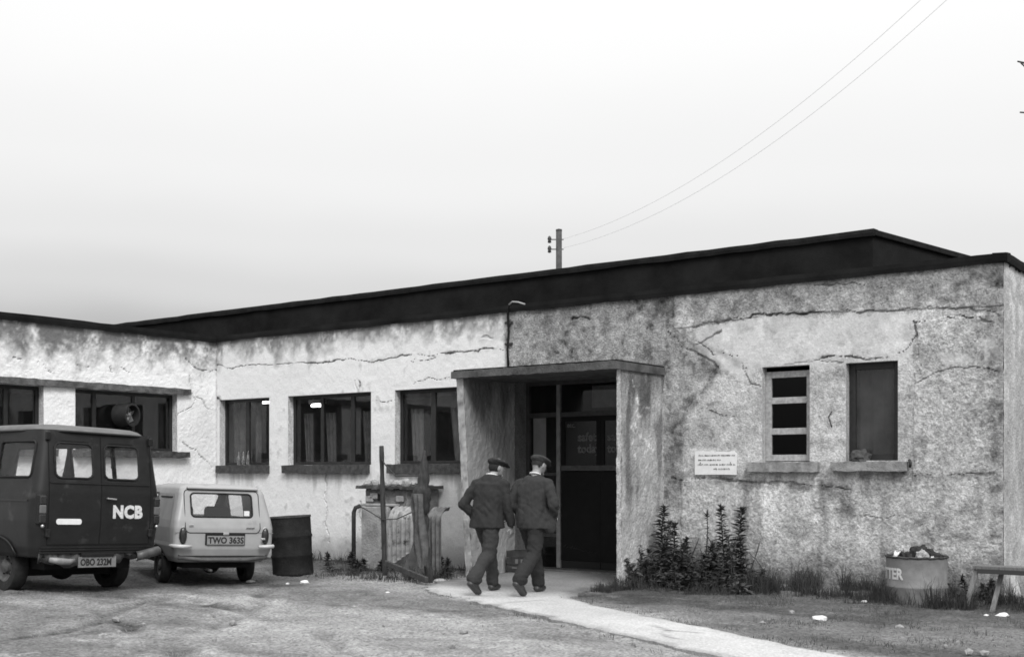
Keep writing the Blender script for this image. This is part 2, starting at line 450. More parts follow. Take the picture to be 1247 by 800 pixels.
def make_path():
    # one poured concrete path from the porch floor to the front of the yard
    left = [(7.16, .22), (7.16, -1.25), (7.30, -2.0), (7.75, -2.85), (8.16, -3.22), (9.2, -3.72), (10.2, -4.20), (11.6, -4.86), (13.5, -5.77), (16.5, -7.2), (20.0, -8.9)]
    right = [(9.58, .22), (9.58, -1.25), (9.63, -1.7), (9.80, -2.3), (10.05, -2.85), (10.75, -3.28), (11.6, -3.74), (12.6, -4.27), (14.27, -5.14), (17.2, -6.6), (20.6, -8.3)]
    def dense(P):
        out = []
        for (a, b), (c, d) in zip(P[:-1], P[1:]):
            n = max(2, int(math.hypot(c - a, d - b) / .07))
            out += [(a + (c - a) * k / n, b + (d - b) * k / n) for k in range(n)]
        return out + [P[-1]]
    N = 260
    def resample(P):
        P = np.array(P); d = np.r_[0, np.cumsum(np.hypot(*np.diff(P, axis=0).T))]
        return P, d
    L, dl = resample(left); Rr, dr = resample(right)
    # pair by vertex index so both sides stay opposite
    tt = np.linspace(0, len(left) - 1, N)
    Lp = np.stack([np.interp(tt, range(len(left)), L[:, k]) for k in (0, 1)], 1)
    Rp = np.stack([np.interp(tt, range(len(right)), Rr[:, k]) for k in (0, 1)], 1)
    jl = (fbm(tt * 2, tt * 0, 2.5, 4, 3) - .5) * .20; jr = (fbm(tt * 2, tt * 0 + 9, 2.5, 4, 6) - .5) * .16
    out = (tt > 1.2)
    M = 22
    vs = []; tone = []
    for i in range(N):
        d = Lp[i] - Rp[i]; d = d / np.hypot(*d)
        a = Lp[i] + d * jl[i] * out[i]; b = Rp[i] - d * jr[i] * out[i]
        for k in range(M + 1):
            f = k / M; p = a + (b - a) * f
            z = gz(p[0], p[1]) + .034
            vs.append((p[0], p[1], z))
    co = np.array(vs)
    edge = np.tile(np.minimum(np.arange(M + 1), M - np.arange(M + 1)) / M, N)
    n1 = fbm(co[:, 0], co[:, 1], 1.1, 5, 40); n2 = fbm(co[:, 0], co[:, 1], 7, 3, 44)
    co[:, 2] += (n1 - .5) * .012 - .03 * sstep(.06, 0, edge) * (n2)
    t = .46 + (n1 - .5) * .20 + (n2 - .5) * .10
    t = t - .18 * sstep(.10, 0, edge + (n2 - .5) * .12)
    dirt = sstep(-2.9, -2.0, co[:, 1] + (n1 - .5) * 1.0)
    t = t * (1 - .52 * dirt * sstep(8.0, 7.9, co[:, 0] * 0))
    for pts in ([(12.2, -4.5), (12.5, -4.75), (12.55, -5.0), (12.8, -5.2)], [(9.95, -3.3), (9.8, -3.7), (9.85, -4.0)], [(12.5, -4.75), (12.9, -4.72)]):
        dd = line_dist(co[:, 0] + (n2 - .5) * .1, co[:, 1], pts)
        t = t * (1 - .5 * sstep(.035, .012, dd))
    me = bpy.data.meshes.new('path')
    fs = []
    W = M + 1
    for i in range(N - 1):
        for k in range(M):
            fs.append((i * W + k, i * W + k + 1, (i + 1) * W + k + 1, (i + 1) * W + k))
    nb = len(co)
    # skirt
    vs2 = co.tolist(); tl = t.tolist()
    ring = [i * W for i in range(N)] + [(N - 1) * W + k for k in range(1, W)] + [i * W + M for i in range(N - 2, -1, -1)] + [k for k in range(M - 1, 0, -1)]
    base = len(vs2)
    for r_ in ring:
        x, y, z = vs2[r_]; vs2.append((x, y, z - .12)); tl.append(.2)
    n = len(ring)
    for k in range(n):
        fs.append((ring[k], base + k, base + (k + 1) % n, ring[(k + 1) % n]))
    me.from_pydata(vs2, [], fs); me.update()
    a = me.color_attributes.new('paint', 'FLOAT_COLOR', 'POINT')
    tl = np.clip(np.array(tl), .05, .8)
    a.data.foreach_set('color', np.stack([tl, tl * 0 + .7, tl * 0, tl * 0 + 1], 1).ravel())
    o = link_mesh('path', me, paint_mat('path_concrete', pebble=60, bump=0.4, grit=0.2))
    fix_normals(o)
    tag(o, kind='structure')
make_path()

# ------------------------------------------------------------------ building materials
M_RENDER = paint_mat('weathered_render', pebble=60, bump=0.42, grit=0.23)
M_FELT = mat('black_roofing_felt', 0.011, 0.9, 0.6, 1.4, 0.25, 40, spec=0.12)
M_FELT2 = mat('worn_felt_edge', 0.013, 0.9, 0.5, 5.0, 0.3, 50, spec=0.15)
M_SILL = mat('dark_painted_sill', 0.06, 0.85, 0.5, 14.0, 0.5, 60)
M_SILLG = mat('grey_concrete_sill', 0.26, 0.9, 0.4, 12.0, 0.5, 60)
M_LINTEL = mat('stained_concrete_lintel', 0.11, 0.9, 0.6, 6.0, 0.6, 40)
M_DARKWOOD = mat('dark_window_paint', 0.020, 0.5, 0.4, 10.0, 0.1, 60, spec=0.4)
M_GREYWOOD = mat('flaking_grey_window_paint', 0.36, 0.7, 0.35, 22.0, 0.3, 80)
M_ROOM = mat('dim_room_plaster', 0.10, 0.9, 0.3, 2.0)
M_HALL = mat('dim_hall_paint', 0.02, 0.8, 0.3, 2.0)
M_GLASS = glass_mat('window_glass', 0.9, 0.03, 0.010)
M_GLASS_D = glass_mat('greyed_window_glass', 0.6, 0.05, 0.075)  # right window's pane, greyed by a diffuse share
M_GLASS_C = glass_mat('clear_dark_glass', 0.7, 0.015, 0.0)
M_CURTAIN = mat('grey_net_curtain', 0.10, 0.9, 0.3, 9.0)

def wall_mesh(name, parent, a0, a1, z0, z1, res, holes, T, paint, material, reveal):
    """rendered wall on a fine grid; holes=(a0,a1,z0,z1,depth,tone); T(a,out,z) gives world points"""
    def ax(lo, hi, cuts):
        c = sorted(set([lo, hi] + [q for q in cuts if lo < q < hi])); out = []
        for p, q in zip(c[:-1], c[1:]):
            n = max(1, int(round((q - p) / res))); out += [p + (q - p) * k / n for k in range(n)]
        return np.array(out + [hi])
    As = ax(a0, a1, [h[0] for h in holes] + [h[1] for h in holes]); Zs = ax(z0, z1, [h[2] for h in holes] + [h[3] for h in holes])
    A, Z = np.meshgrid(As, Zs); na, nz = len(As), len(Zs)
    tone, rough, out = paint(A, Z)
    edge = np.full(A.shape, 9.0)
    for h in holes:
        dx = np.maximum(np.maximum(h[0] - A, A - h[1]), 0); dz = np.maximum(np.maximum(h[2] - Z, Z - h[3]), 0)
        edge = np.minimum(edge, np.hypot(dx, dz))
    out = out * sstep(0.0, .05, edge)
    X, Y, ZZ = T(A, out, Z)
    co = np.stack([X.ravel(), Y.ravel(), ZZ.ravel()], 1)
    i = np.arange(na * nz).reshape(nz, na)
    Ac = (A[:-1, :-1] + A[1:, 1:]) / 2; Zc = (Z[:-1, :-1] + Z[1:, 1:]) / 2
    keep = np.ones(Ac.shape, bool)
    for h in holes: keep &= ~((Ac > h[0]) & (Ac < h[1]) & (Zc > h[2]) & (Zc < h[3]))
    q = np.stack([i[:-1, :-1], i[:-1, 1:], i[1:, 1:], i[1:, :-1]], -1)[keep]
    verts = co.tolist(); faces = q.tolist(); tl = list(tone.ravel()); rl = list(rough.ravel())
    for (h0, h1, g0, g1, dep, tn) in holes:
        n = 14; m = 4
        for (pa, pb) in (((h0, g0), (h1, g0)), ((h1, g0), (h1, g1)), ((h1, g1), (h0, g1)), ((h0, g1), (h0, g0))):
            k0 = len(verts)
            for j in range(m + 1):
                for k in range(n + 1):
                    aa = pa[0] + (pb[0] - pa[0]) * k / n; zz = pa[1] + (pb[1] - pa[1]) * k / n
                    x, y, z = T(aa, -dep * j / m, zz); verts.append((float(x), float(y), float(z)))
                    tl.append(tn * (.8 + .4 * random.random())); rl.append(.8)
            for j in range(m):
                for k in range(n):
                    a = k0 + j * (n + 1) + k
                    faces.append((a, a + n + 1, a + n + 2, a + 1))
    me = bpy.data.meshes.new(name); me.from_pydata(verts, [], faces); me.update()
    at = me.color_attributes.new('paint', 'FLOAT_COLOR', 'POINT')
    t = np.clip(np.array(tl), .03, .85); r = np.array(rl)
    at.data.foreach_set('color', np.stack([t, r, t * 0, t * 0 + 1], 1).ravel())
    return link_mesh(name, me, material, parent)

# ---- the main block: tone, roughness and relief of the weathered render, traced from the survey
ROOF = 4.05
def paint_front(A, Z):
    px, py = to_survey(A, 0 * A, Z)
    n1 = fbm(A, Z, 1.6, 5, 1); n2 = fbm(A, Z, 7.0, 4, 5); n3 = fbm(A * 2.2, Z * 1.0, 2.0, 4, 9); n4 = fbm(A, Z, 24, 2, 12)
    right = soft_poly(px, py, [(616, 360), (1300, 250), (1300, 800), (806, 800), (806, 452), (616, 452)], 6, 2)
    tone = .76 + (n1 - .5) * .12 + (n2 - .5) * .07
    rough = np.full(A.shape, .24)
    rt = .49 + (n1 - .5) * .32 + (n2 - .5) * .26 + (n4 - .5) * .26
    tone = tone * (1 - right) + rt * right; rough = rough * (1 - right) + 1.0 * right
    def region(poly, t, amp=7, k=1.0, seed=0, r=None):
        nonlocal tone, rough
        m = soft_poly(px, py, poly, amp, seed) * k
        tone = tone * (1 - m) + (t + ((n2 - .5) * .26 + (n1 - .5) * .24 + (n4 - .5) * .24) * (1.0 if (r is None or r > .7) else .35)) * m
        if r is not None: rough = rough * (1 - m) + r * m
    region([(616, 360), (840, 340), (832, 448), (806, 452), (616, 456)], .36, 5, .85, 3)
    region([(690, 385), (718, 382), (714, 400), (680, 408)], .40, 5, .8, 5)
    region([(822, 350), (843, 350), (845, 395), (838, 428), (824, 400)], .58, 4, .9, 6)
    region([(845, 350), (1224, 300), (1224, 372), (1100, 379), (990, 381), (930, 385), (845, 398)], .40, 4, .85, 7)
    region([(845, 399), (930, 386), (1100, 380), (1116, 388), (1112, 440), (1030, 446), (930, 450), (905, 466), (852, 436)], .62, 9, .9, 8, .28)
    region([(840, 470), (930, 450), (1035, 448), (1100, 440), (1105, 575), (840, 580)], .55, 28, .7, 12, .8)
    region([(1114, 392), (1180, 386), (1214, 398), (1222, 470), (1222, 578), (1112, 578), (1116, 450)], .48, 14, .8, 13, 1.1)
    region([(1140, 432), (1172, 428), (1186, 442), (1150, 446)], .62, 4, .9, 14, .5)
    region([(1196, 414), (1212, 408), (1216, 434), (1200, 440)], .62, 4, .9, 15, .5)
    region([(806, 450), (834, 440), (866, 448), (846, 486), (832, 510), (832, 640), (806, 640)], .36, 5, .8, 16)  # dark streak beside the porch, a shadow painted into the tone
    region([(1198, 330), (1226, 320), (1226, 740), (1204, 740), (1208, 560)], .33, 6, .7, 18)
    region([(806, 640), (830, 640), (826, 760), (806, 760)], .50, 5, .7, 20)
    tone = tone + right * (.09 * sstep(.60, .74, fbm(A * 1.2, Z, 4.5, 4, 47)) - .07 * sstep(.42, .28, fbm(A * 1.1, Z, 3.6, 5, 52)) - .07 * sstep(.40, .28, n2)) - right * .03
    # soot and damp under the roof edge
    dtop = ROOF - Z
    ln = .20 + .55 * fbm(A, A * 0, 1.1, 3, 22) * (.4 + 1.2 * vnoise(A, A * 0, 7, 24))
    soot = sstep(1.0, .15, dtop / np.maximum(ln, .05) + (n2 - .5) * .9) * sstep(.28, .62, n3 * .6 + n4 * .2 + n2 * .35)
    tone = tone * (1 - .74 * soot * (1 - .55 * right))
    # drips under the sills
    for s0, s1 in ((-.05, 1.46), (1.94, 4.03), (4.5, 6.1), (11.08, 12.08), (12.24, 13.23)):
        m = sstep(s0 - .06, s0 + .03, A) * sstep(s1 + .06, s1 - .03, A) * sstep(1.57, 1.53, Z)
        drip = m * sstep(.1, 1.0, (.75 * fbm(A * 3.0, Z * .4, 1.7, 5, 28) - .16 - (1.55 - Z) * (.25 + .9 * vnoise(A, A * 0, 2.3, 31))) * 3.4)
        tone = tone * (1 - .42 * drip)
    # dark streaks running down the lower wall, and earth splashed up from the ground
    streak = sstep(.55, .78, fbm(A * 3.2, Z * .35, 1.5, 4, 33)) * right * sstep(1.75, 1.4, Z)
    tone = tone * (1 - .42 * streak)
    pale = sstep(.58, .76, fbm(A * 2.4, Z * .5, 1.3, 4, 36)) * right * sstep(1.6, 1.2, Z)
    tone = tone * (1 + .38 * pale)
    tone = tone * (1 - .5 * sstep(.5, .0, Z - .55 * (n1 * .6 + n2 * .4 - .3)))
    moss = sstep(.60, .74, n2 * .55 + n1 * .45) * (1 - right) * .30
    tone = tone * (1 - moss)
    out = (n2 - .5) * .012 + (n4 - .5) * .010 * rough
    # thicker coat of render standing proud
    coat = soft_poly(px, py, [(1114, 390), (1190, 385), (1226, 380), (1226, 760), (830, 760), (830, 584), (1112, 580)], 3, 40)
    out = out + .014 * coat
    coat2 = soft_poly(px, py, [(820, 330), (1226, 290), (1226, 372), (1100, 377), (990, 381), (930, 384), (845, 398), (820, 400)], 2, 44)
    out = out + .012 * coat2
    def crack(pts, w=1.3, depth=.014, k=.75, wob=4.0, seed=0):
        nonlocal tone, out
        wx = (fbm(px, py, .07, 5, 50 + seed) - .5) * wob * 2.6; wy = (fbm(px, py, .07, 5, 57 + seed) - .5) * wob * 2.6
        d = line_dist(px + wx, py + wy, pts)
        ww = w * (.10 + 1.15 * sstep(.25, .8, fbm(px, py, .045, 4, 60 + seed)))
        m = sstep(ww * 1.3, ww * .35, d); kk = k * (.35 + .9 * sstep(.3, .65, fbm(px, py, .03, 3, 46 + seed)))
        halo = sstep(ww * 6, ww, d) * sstep(.45, .7, n2) * .22
        tone = tone * (1 - np.clip(kk, 0, .9) * m) * (1 - halo); out = out - depth * m
    def stain(pts, w, k, seed):
        nonlocal tone
        d = line_dist(px + (fbm(px, py, .05, 4, seed) - .5) * 22, py + (fbm(px, py, .05, 4, seed + 8) - .5) * 22, pts)
        tone = tone * (1 - k * sstep(w * 1.3, 0, d) * sstep(.25, .6, fbm(px, py, .09, 4, seed + 21)))
    stain([(818, 584), (860, 583), (910, 588), (1000, 592), (1034, 598)], 8, .45, 31); stain([(1110, 582), (1150, 580), (1212, 580)], 9, .35, 35); stain([(815, 405), (850, 432), (874, 450)], 9, .35, 37); stain([(846, 414), (905, 440)], 7, .3, 39)
    crack([(264, 447), (285, 446), (310, 444), (330, 447), (350, 443), (380, 442), (405, 440), (430, 437), (445, 440), (470, 437), (500, 433), (520, 434), (545, 430), (570, 427), (600, 424), (614, 425)], 1.25, seed=1)
    crack([(454, 487), (470, 489), (484, 486)], .9, seed=2); crack([(505, 437), (500, 445), (512, 440), (530, 436)], .8, seed=3)
    crack([(505, 466), (520, 462), (540, 464), (556, 460)], .7, k=.5, seed=4)
    crack([(842, 398), (880, 392), (930, 384), (990, 381), (1050, 379), (1100, 377), (1150, 374), (1190, 377), (1215, 384)], 1.5, seed=5)
    crack([(815, 405), (830, 423), (850, 432), (866, 442), (874, 450)], 2.1, .02, .7, seed=6)
    stain([(874, 450), (862, 466), (846, 486), (832, 506), (823, 540), (819, 590)], 9, .42, 7); crack([(874, 450), (862, 466), (846, 486), (834, 502)], 1.2, .01, .5, seed=7)
    crack([(846, 414), (868, 430), (890, 434), (900, 433), (907, 450)], 1.6, .02, .7, seed=8); crack([(848, 420), (866, 411), (878, 402)], 1.3, seed=9)
    crack([(1000, 437), (1030, 433), (1050, 436), (1090, 434), (1105, 425), (1117, 410), (1113, 392), (1150, 387), (1190, 385), (1206, 393)], 1.7, .02, .7, seed=10)
    crack([(865, 500), (880, 508), (898, 506)], 1.8, seed=11); crack([(818, 584), (860, 582), (910, 586), (1000, 591), (1034, 597)], 1.9, .015, .6, seed=12)
    crack([(1117, 392), (1119, 458)], 1.1, k=.5, seed=13); crack([(1112, 581), (1140, 579), (1190, 577), (1212, 579)], 2.0, k=.5, seed=14)
    crack([(1055, 628), (1076, 632), (1102, 628)], 1.1, seed=15); stain([(1022, 598), (1027, 622), (1020, 645), (1024, 670)], 9, .35, 16)
    stain([(1178, 652), (1200, 664), (1212, 692)], 9, .4, 17); stain([(1140, 590), (1146, 615), (1150, 640)], 5, .3, 18)
    crack([(1120, 465), (1150, 450), (1185, 447), (1215, 455)], 1.2, k=.55, seed=19); crack([(990, 350), (1040, 346), (1075, 352)], 1.0, k=.5, seed=20)
    crack([(936, 448), (985, 441), (1036, 441)], 1.0, k=.45, seed=21); crack([(905, 450), (915, 465), (930, 470)], 1.0, k=.5, seed=23)
    crack([(437, 612), (440, 636), (436, 662)], 1.2, k=.6, seed=24); crack([(395, 580), (398, 660)], .8, k=.35, seed=25)
    crack([(697, 389), (706, 386), (716, 389)], 1.7, seed=26); crack([(431, 463), (434, 478)], 2.3, k=.6, seed=27); crack([(440, 466), (438, 480)], 1.2, k=.6, seed=28)
    crack([(1015, 500), (1009, 508), (1012, 519)], 1.2, k=.8, wob=1, seed=29); crack([(268, 490), (260, 482), (256, 476)], 1.4, k=.7, seed=30)
    crack([(588, 412), (594, 411), (600, 413)], 1.6, k=.6, seed=32)
    # dark stains in pools round the cracks
    for c, rr in (((856, 452), 16), ((840, 495), 10), ((1026, 610), 14), ((1190, 690), 14), ((885, 505), 7), ((985, 590), 9)):
        d = np.hypot(px - c[0], (py - c[1]) * .8) / rr + (n2 - .5) * 1.4
        tone = tone * (1 - .30 * sstep(1.1, .3, d))
    return tone, rough, out

def paint_wing(A, Z):
    px, py = to_survey(0 * A, A, Z)
    n1 = fbm(A, Z, 1.6, 5, 14); n2 = fbm(A, Z, 7.0, 4, 15); n3 = fbm(A * 1.8, Z * 1.1, 2.0, 4, 19); n4 = fbm(A, Z, 24, 2, 42)
    tone = .84 + (n1 - .5) * .09 + (n2 - .5) * .06; rough = np.full(A.shape, .26)
    d = ROOF - Z
    ln = .42 + .75 * fbm(A, A * 0, .9, 3, 23) * (.5 + vnoise(A, A * 0, 5, 27))
    soot = sstep(1.0, .25, d / ln + (n2 - .5) * .9) * sstep(.30, .62, n3 * .6 + n4 * .2 + n2 * .35)
    tone = tone * (1 - .80 * soot)
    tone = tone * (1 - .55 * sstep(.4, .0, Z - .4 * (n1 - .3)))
    edge = sstep(.06, .0, np.abs(A + .0)) * .3
    tone = tone * (1 - edge)
    drip = sstep(.60, .8, n3) * sstep(3.2, 3.1, Z) * sstep(-.6, -.7, A) * .0
    out = (n2 - .5) * .014 + (n4 - .5) * .010
    def crack(pts, w=1.2, k=.7, seed=0):
        nonlocal tone, out
        wx = (fbm(px, py, .08, 4, 3 + seed) - .5) * 9; wy = (fbm(px, py, .08, 4, 13 + seed) - .5) * 9
        dd = line_dist(px + wx, py + wy, pts); ww = w * (.10 + 1.1 * sstep(.25, .8, fbm(px, py, .05, 4, 33 + seed)))
        m = sstep(ww * 1.35, ww * .45, dd); tone = tone * (1 - k * m); out = out - .014 * m
    crack([(226, 438), (234, 446), (246, 451), (257, 450), (264, 449)], 1.7, .75, 1)
    crack([(232, 478), (238, 486), (232, 496), (219, 503)], 1.1, .6, 2); crack([(233, 480), (246, 487), (254, 498)], .9, .5, 3)
    crack([(90, 441), (101, 446), (110, 447)], 1.5, .6, 4); crack([(45, 440), (55, 448), (62, 453)], 1.0, .5, 5)
    crack([(18, 436), (28, 438)], 2.0, .6, 6); crack([(222, 536), (228, 545), (240, 552), (258, 568)], 1.0, .6, 7)
    crack([(234, 470), (232, 458)], 1.0, .5, 8); crack([(150, 448), (158, 452)], 1.2, .5, 9); crack([(135, 446), (138, 454)], 1.6, .5, 10)
    return tone, rough, out

# ------------------------------------------------------------------ main block
main = tag(empty('main_building', (7.2, 4.0, 0)), 'long single-storey block with cracked render, black flat roof and entrance porch', 'building')
def under(parent, o):
    o.parent = parent
    o.matrix_parent_inverse = Matrix.Translation(-parent.location)
    return o
FRONT_HOLES = [(.08, 1.48, 1.68, 2.93, .17, .55), (1.98, 4.05, 1.68, 2.93, .17, .60), (4.60, 6.60, 1.68, 2.93, .17, .55),
               (11.26, 11.93, 1.69, 2.96, .15, .42), (12.42, 13.09, 1.70, 2.95, .15, .40), (7.11, 9.68, -.2, 2.96, .31, .16)]
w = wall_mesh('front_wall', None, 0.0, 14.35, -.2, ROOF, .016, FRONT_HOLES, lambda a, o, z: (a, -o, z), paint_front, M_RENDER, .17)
under(main, w)
def paint_end(A, Z):
    n1 = fbm(A, Z, 1.6, 5, 4); n2 = fbm(A, Z, 7.0, 4, 6); n4 = fbm(A, Z, 24, 2, 12)
    t = .42 + (n1 - .5) * .3 + (n2 - .5) * .3
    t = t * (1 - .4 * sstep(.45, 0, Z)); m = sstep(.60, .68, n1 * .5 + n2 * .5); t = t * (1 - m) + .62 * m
    return t, np.full(A.shape, .9), (n2 - .5) * .012 + (n4 - .5) * .01
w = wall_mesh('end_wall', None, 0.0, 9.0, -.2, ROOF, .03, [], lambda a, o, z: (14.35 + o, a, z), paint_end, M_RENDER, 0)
under(main, w)
under(main, MB().box(-8, 14.348, 9.0, 9.2, -.2, ROOF).build('back_wall', mat('back_wall_render', .4, .9, .3, 3)))
# flat roof with a kerb of black felt, and the raised roof behind it
under(main, MB().box(0.06, 14.35, 0.02, 9.1, ROOF - .03, ROOF + .02).build('roof_deck', M_FELT))
def fascia(parent, a, b, inward, z0, z1, t=.05, name='roof_edge', m=M_FELT):
    """strip of felt along a roof edge, slightly uneven"""
    a, b = Vector(a), Vector(b); inw = Vector(inward); mb = MB(); n = max(4, int((b - a).length / .35)); vs = []
    for i in range(n + 1):
        p = a + (b - a) * i / n; j = (random.random() - .5) * .010; k = (random.random() - .5) * .022
        for q, z in ((p - inw * (t + j), z0 + k), (p - inw * (t + .006 + j), (z0 + z1) / 2), (p - inw * (t + j), z1 + j), (p + inw * .12, z1 + .01), (p + inw * .12, z0 + .02)):
            vs.append((q.x, q.y, z))
    fs = []
    for i in range(n):
        for k in range(5):
            fs.append((i * 5 + k, i * 5 + (k + 1) % 5, (i + 1) * 5 + (k + 1) % 5, (i + 1) * 5 + k))
    fs += [(0, 1, 2, 3, 4), tuple(n * 5 + k for k in (4, 3, 2, 1, 0))]
    o = MB().add(vs, fs).build(name, m); fix_normals(o); return under(parent, o)
fascia(main, (0.05, 0, 0), (14.40, 0, 0), (0, 1, 0), ROOF - .012, ROOF + .10, .04)
fascia(main, (14.35, -.045, 0), (14.35, 9.1, 0), (-1, 0, 0), ROOF - .010, ROOF + .098, .04)
up = MB().poly_prism([(-12, 1.0), (12.41, 1.0), (13.6, 8.0), (-12, 8.0)], ROOF + .03, 4.76).build('raised_roof', M_FELT)
under(main, up)
lip = MB().poly_prism([(-12.05, .99), (12.455, .99), (13.66, 8.05), (-12.05, 8.05)], 4.745, 4.828).build('raised_roof_edge', M_FELT2, bev=.01)
under(main, lip)
fascia(main, (-12.05, 1.0, 0), (12.44, 1.0, 0), (0, 1, 0), 4.738, 4.834, .045, 'raised_roof_edge', M_FELT2)

# ---- windows
def sash_window(parent, T, a0, a1, z0, z1, mull, trans, frame_m, glass_m, fw=.05, dep=.05, name='window', glass_dep=None):
    """frame in an opening; T is a matrix from (along, inward, up); the panes are parts of the window"""
    mb = MB()
    mb.box(a0, a0 + fw, 0, dep, z0, z1, T); mb.box(a1 - fw, a1, 0, dep, z0, z1, T)
    mb.box(a0 + fw, a1 - fw, 0.002, dep - .002, z0, z0 + fw, T); mb.box(a0 + fw, a1 - fw, 0.002, dep - .002, z1 - fw, z1, T)
    f = mb.build(name, frame_m); bevel(f, .004, 1); under(parent, f)
    cols = [a0 + fw] + [q for m_, w_ in mull for q in (m_ - w_ / 2, m_ + w_ / 2)] + [a1 - fw]
    rows = [z0 + fw] + [q for m_, w_ in trans for q in (m_ - w_ / 2, m_ + w_ / 2)] + [z1 - fw]
    for m_, w_ in mull:
        o = MB().box(m_ - w_ / 2, m_ + w_ / 2, .004, dep - .004, z0 + fw, z1 - fw, T).build('mullion', frame_m); o.parent = f; bevel(o, .004, 1)
    for m_, w_ in trans:
        for c0, c1 in zip(cols[::2], cols[1::2]):
            o = MB().box(c0, c1, .006, dep - .006, m_ - w_ / 2, m_ + w_ / 2, T).build('glazing_bar', frame_m); o.parent = f; bevel(o, .003, 1)
    gd = dep * .5
    for c0, c1 in zip(cols[::2], cols[1::2]):
        for r0, r1 in zip(rows[::2], rows[1::2]):
            o = MB().box(c0, c1, gd, gd + .004, r0, r1, T).build('pane', glass_m); o.parent = f
    return f
# windows keep world coordinates in their meshes; 'under' only cancels the building's own offset
def sub(parent, o):
    o.parent = parent; return o
def Tfront(dep): return Matrix.Translation((0, dep, 0))
def Twing(dep): return Matrix.Translation((-dep, 0, 0)) @ Matrix.Rotation(R(90), 4, 'Z')
def rough_bar(mb, x0, x1, y0, y1, z0, z1, n=10, amp=.008, T=None):
    """a slab whose long edges are chipped"""
    vs = []
    for i in range(n + 1):
        x = x0 + (x1 - x0) * i / n
        for y, z in ((y0, z0), (y0, z1), (y1, z1), (y1, z0)):
            p = Vector((x, y + (amp * (random.random() - .7) if y == y0 else 0), z + amp * (random.random() - .5)))
            vs.append(T @ p if T is not None else p)
    fs = [(i * 4 + k, i * 4 + (k + 1) % 4, i * 4 + 4 + (k + 1) % 4, i * 4 + 4 + k) for i in range(n) for k in range(4)]
    return mb.add(vs, fs + [(3, 2, 1, 0), tuple(n * 4 + k for k in range(4))])
def sill(win, x0, x1, z0, z1, m, proj=.08, T=None, dep=.16):
    mb = MB(); rough_bar(mb, x0, x1, -proj, dep, z0, z1, max(6, int((x1 - x0) / .07)), .014, T)
    o = mb.build('sill', m); fix_normals(o); sub(win, o); return o
def curtain_or_reflection(win, T, a0, a1, z0, z1, lean=0.0, m=None, d=.16):
    """gathered cloth, or a stand-in reflection, hanging inside the glass; lean pulls its foot aside"""
    n = 26; k = 8; vs = []; ph = random.random() * 6
    for j in range(k + 1):
        f = j / k
        for i in range(n + 1):
            s = i / n; a = a0 + (a1 - a0) * s * (1 - .45 * abs(lean) * (1 - f)) + lean * (1 - f) * (a1 - a0) * .5
            vs.append(T @ Vector((a, d + .025 * math.sin(s * 19 + ph) + .01 * math.sin(s * 43), z0 + (z1 - z0) * f)))
    fs = [(j * (n + 1) + i, j * (n + 1) + i + 1, (j + 1) * (n + 1) + i + 1, (j + 1) * (n + 1) + i) for j in range(k) for i in range(n)]
    return sub(win, MB().add(vs, fs).build('curtain_or_reflection', m or M_CURTAIN, smooth=True))
wA = sash_window(main, Tfront(.13), .08, 1.48, 1.68, 2.93, [(.72, .10)], [], M_DARKWOOD, M_GLASS, .055)
sill(wA, -.045 + .1, 1.49, 1.535, 1.68, M_SILL)
curtain_or_reflection(wA, Tfront(.13), .15, .66, 1.72, 2.9); curtain_or_reflection(wA, Tfront(.13), .80, .97, 1.72, 2.9)
wB = sash_window(main, Tfront(.13), 1.98, 4.05, 1.68, 2.93, [(2.72, .075), (3.48, .09)], [], M_DARKWOOD, M_GLASS, .055)
sill(wB, 1.90, 4.02, 1.535, 1.68, M_SILL)
for a in (2.10, 2.66, 3.56): curtain_or_reflection(wB, Tfront(.13), a, a + .26, 1.74, 2.62, .5)
wC = sash_window(main, Tfront(.13), 4.60, 6.60, 1.68, 2.93, [(5.33, .10)], [], M_DARKWOOD, M_GLASS, .06)
sill(wC, 4.48, 6.62, 1.535, 1.685, M_SILL)
curtain_or_reflection(wC, Tfront(.13), 4.70, 5.0, 1.74, 2.62, .4); curtain_or_reflection(wC, Tfront(.13), 5.55, 6.0, 1.74, 2.62, .45); curtain_or_reflection(wC, Tfront(.13), 6.05, 6.5, 1.74, 2.62)
wD = sash_window(main, Tfront(.10), 11.26, 11.93, 1.70, 2.90, [], [(2.098, .085), (2.51, .085)], M_GREYWOOD, M_GLASS_C, .085, .055)
sill(wD, 11.09, 12.07, 1.555, 1.685, M_SILLG, .10)
wE = sash_window(main, Tfront(.11), 12.42, 13.09, 1.70, 2.95, [], [], M_DARKWOOD, M_GLASS_D, .085, .05)
sill(wE, 12.25, 13.22, 1.565, 1.685, M_SILLG, .10)
curtain_or_reflection(wE, Tfront(.11), 12.48, 13.03, 1.75, 2.93, 0, mat('blotchy_reflection', .15, .9, .8, 2.2), .10)  # added sheet, its blotchy tone imitates a reflection in the glass

# ---- dim rooms behind the windows
def room(parent, x0, x1, y0, y1, z0, z1, m, name='room_interior', open_side='y0'):
    b = MB().box(x0, x1, y0, y1, z0, z1); keep = {'y0': 2, 'x1': 5}[open_side]
    b.f = [f[::-1] for i, f in enumerate(b.f) if i != keep]
    return under(parent, b.build(name, m))
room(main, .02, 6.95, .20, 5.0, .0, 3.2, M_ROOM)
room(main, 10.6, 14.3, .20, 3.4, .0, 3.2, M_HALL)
room(main, 7.02, 9.70, .36, 4.0, .0, 3.2, M_HALL)

